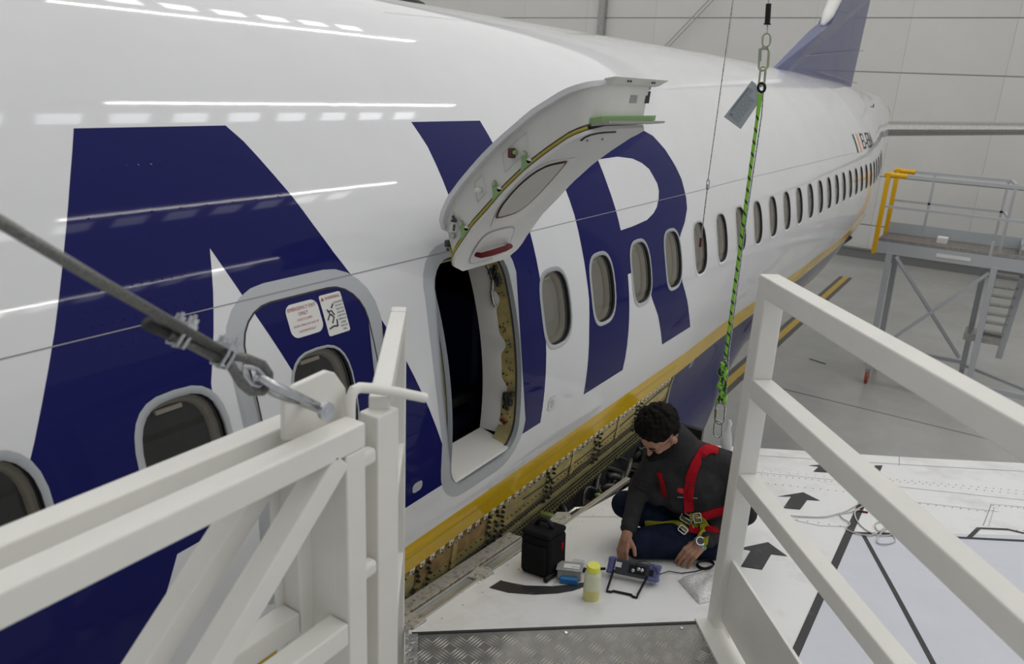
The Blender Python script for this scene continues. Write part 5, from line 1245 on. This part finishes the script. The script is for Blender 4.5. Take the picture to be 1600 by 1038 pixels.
b = MB(); b.prism([p+WN*.0008 for p in (on(862, 915), on(905, 922), on(930, 905), on(912, 876), on(897, 874), on(884, 890))], WN, .0012); retop(tag(b.build('plastic_sleeve', 'clear_film', None, fix=True), 'clear plastic sleeve under the parts box', 'sleeve'))
b = MB()
# bubble wrapped package
q = [on(1059, 908), on(1092, 945), on(1138, 934), on(1118, 892)]; cc = sum(q)/4; b = MB(); K = 30
for i in range(K):
    for j in range(K):
        u, v = i/(K-1), j/(K-1); p = q[0]*(1-u)*(1-v)+q[1]*u*(1-v)+q[2]*u*v+q[3]*(1-u)*v; h = .032*((1-(2*u-1)**4)*(1-(2*v-1)**4))**.6+.006*math.sin(9*u+4*v)*(1-(2*u-1)**2)*(1-(2*v-1)**2)+.003*rng.rand(); b.v.append(tuple(p+WN*h))
for i in range(K-1):
    for j in range(K-1): a = i*K+j; b.f.append((a, a+1, a+K+1, a+K)); b.m.append(0)
rim = [i*K for i in range(K)]+[(K-1)*K+j for j in range(1, K)]+[i*K+K-1 for i in range(K-2, -1, -1)]+[j for j in range(K-2, 0, -1)]
b.f.append(tuple(rim)); b.m.append(0)
retop(tag(b.build('bubble_wrap_package', 'bubble', None, smooth='auto', fix=True), 'bubble wrapped packet lying beside the rail post', 'package'))
# loose white cord
cpl = [(1172, 797), (1200, 801), (1233, 806), (1262, 808), (1288, 808), (1310, 803), (1322, 799), (1338, 790), (1352, 781), (1362, 779), (1350, 790), (1330, 800), (1314, 803), (1316, 810), (1328, 818), (1322, 826), (1332, 832), (1357, 837), (1372, 832), (1388, 820), (1380, 815), (1368, 819), (1372, 830), (1392, 834), (1399, 845), (1388, 850), (1372, 849), (1372, 840), (1382, 828), (1396, 822), (1404, 828), (1394, 836), (1370, 836), (1350, 826), (1338, 812), (1336, 800), (1345, 796)]
P_ = [wing(x, y, .005+.002*(i % 3)) for i, (x, y) in enumerate(cpl)]; sm = []
for i in range(len(P_)-1):
    p0, p1, p2, p3 = P_[max(i-1, 0)], P_[i], P_[i+1], P_[min(i+2, len(P_)-1)]
    for t in (0, .25, .5, .75): sm.append(.5*((2*p1)+(-p0+p2)*t+(2*p0-5*p1+4*p2-p3)*t*t+(-p0+3*p1-3*p2+p3)*t**3))
cr = thing('white_cord', 'white cord in loose loops lying across the black wing stripe', 'cord', tuple(on(1370, 835)))
b = MB(); b.tube(sm, .0038, 6); b.build('cord', 'cord_white', cr, smooth=True)
b = MB(); b.tube([wing(1343, 799, .006), wing(1356, 801, .006)], .005, 6); b.build('cord_tip', 'red_handle', cr, label='red tip')

# ------------------------------------------------------------------ mobile stand at the tail
X0, X1, YL = 11.2, 12.3, -1.80; ZS = -.86; YE = -5.6
stand = thing('mobile_work_stand', 'tall aluminium work stand with yellow padded end rails near the tail', 'work stand', ((X0+X1)/2, -3.6, -H0))
def sb(nm, p, q_, w_=.05, h_=.05, up=(0, 0, 1), mt='stand_alu', **k): b = MB(); b.beam(p, q_, w_, h_, up); return b.build(nm, mt, stand, **k)
b = MB(); b.box(((X0+X1)/2, (YL+YE)/2, ZS), (X1-X0, abs(YE-YL), .04)); b.build('stand_deck', 'grating', stand)
sb('deck_beam', (X0, YL, ZS-.08), (X0, YE, ZS-.08), .05, .20, mt='stand_alu'); sb('deck_beam', (X1, YL, ZS-.08), (X1, YE, ZS-.08), .05, .20)
sb('toe_board', (X1, YL, ZS+.12), (X1, -3.9, ZS+.12), .02, .20, mt='tag_card'); sb('toe_board', (X1, -3.9, ZS+.10), (X0+.5, -3.9, ZS+.10), .02, .16, mt='tag_card'); sb('toe_board', (X0+.02, YL, ZS+.05), (X0+.02, YE, ZS+.05), .02, .05, mt='zinc')
for x in (X0, X1):
    ye = YE if x == X0 else -3.55
    sb('top_rail', (x, YL, .27), (x, ye, .27)); sb('mid_rail', (x, YL, -.25), (x, ye, -.25), .04, .04)
    b = MB(); b.tube([(x, YL+.06, .27), (x, YL-.28, .27)], .045, 10); b.build('padding', 'stand_yellow', stand, smooth='auto')
    sb('end_post', (x, YL, .3), (x, YL+.0, ZS-.2), .09, .07, (0, 1, 0), 'stand_yellow')
    for y in (-2.4, -3.5, -4.8): 
        if x == X1 and y < -3.6: continue
        sb('rail_post', (x, y, ZS-.15), (x, y, ZS+.0 if (x == X0 and y > -3) else (.27 if x == X1 else ZS+.25)), .04, .04, (0, 1, 0))
sb('top_rail', (X1, -3.55, .27), (X0+.35, -3.62, .27), .04, .04); sb('mid_rail', (X1, -3.55, -.25), (X0+.35, -3.62, -.25), .04, .04); sb('rail_post', (X0+.35, -3.62, .27), (X0+.35, -3.62, ZS), .045, .045, (0, 1, 0))
for x, y in ((X0, -2.05), (X0, -3.6), (X1+.1, -3.45), (X1, -2.05), (X0, -5.0)):
    sb('leg', (x, y, ZS-.15), (x, y-.04, -H0+.28), .11, .09, (0, 1, 0))
    if (x, y) != (X1, -2.05): pass
    b = MB(); w0 = V(x, y-.04, -H0+.11); b.lathe(w0+V(0, .025, 0), [(.02, -.0), (.10, .0), (.11, .01), (.11, .04), (.10, .05)], 16, (V(1, 0, 0), V(0, 0, 1), V(0, -1, 0))); b.build('caster_wheel', 'caster_red', stand, smooth='auto')
    b = MB(); b.beam(w0+V(0, .0, .0), w0+V(0, 0, .2), .06, .08, (0, 1, 0)); b.build('caster_fork', 'zinc', stand)
sb('base_beam', (X0, -2.05, -H0+.36), (X0, -5.0, -H0+.36), .07, .09); sb('base_beam', (X1, -2.05, -H0+.42), (X1, -3.45, -H0+.42), .05, .06); sb('base_beam', (X0, -2.05, -H0+.36), (X1, -2.05, -H0+.36)); sb('base_beam', (X0, -5.0, -H0+.36), (X1+.1, -3.45, -H0+.36))
sb('cross_brace', (X0, -2.15, ZS-.2), (X1, -3.4, -2.9), .05, .05); sb('cross_brace', (X0, -3.55, ZS-.25), (X0, -2.15, -2.75), .05, .05)
# ladder at the right
lp_ = lambda x, y: plane(x, y, 0, 11.9)
for k, (xa, xb, y) in enumerate(((1553, 1600, 428), (1551, 1592, 447), (1548, 1588, 461), (1545, 1584, 475), (1541, 1580, 489), (1537, 1576, 502), (1532, 1570, 516))):
    p, q_ = lp_(xa, y), lp_(xb, y+1.5); q_[2] = p[2]; b = MB(); b.beam(p, q_, .16, .03); b.build('ladder_step', 'zinc', stand)
sb('ladder_stringer', lp_(1556, 410), lp_(1522, 560), .04, .10); sb('ladder_stringer', lp_(1606, 412), lp_(1560, 560), .04, .10); sb('ladder_rail', lp_(1612, 380), lp_(1566, 520), .03, .03)
p = lp_(1535, 525); b = MB(); b.box(p, (.5, .55, .12)); b.build('ladder_landing', 'zinc', stand)
p = plane(1455, 356, 2, ZS+.06); b = MB(); b.box((11.9, -2.75, ZS+.07), (.2, .16, .10)); tag(retop(b.build('small_carton', 'label_white', None, bevel=.005)), 'small pale carton lying on the deck of the tail stand', 'carton')
b = MB(); b.box((X0-.03, -3.0, ZS-.08), (.004, .5, .06)); b.build('stand_label', 'label_white', stand)

# ------------------------------------------------------------------ lift everything so the floor is at zero
for o in list(sc.objects):
    if o.parent is None: o.location.z += H0
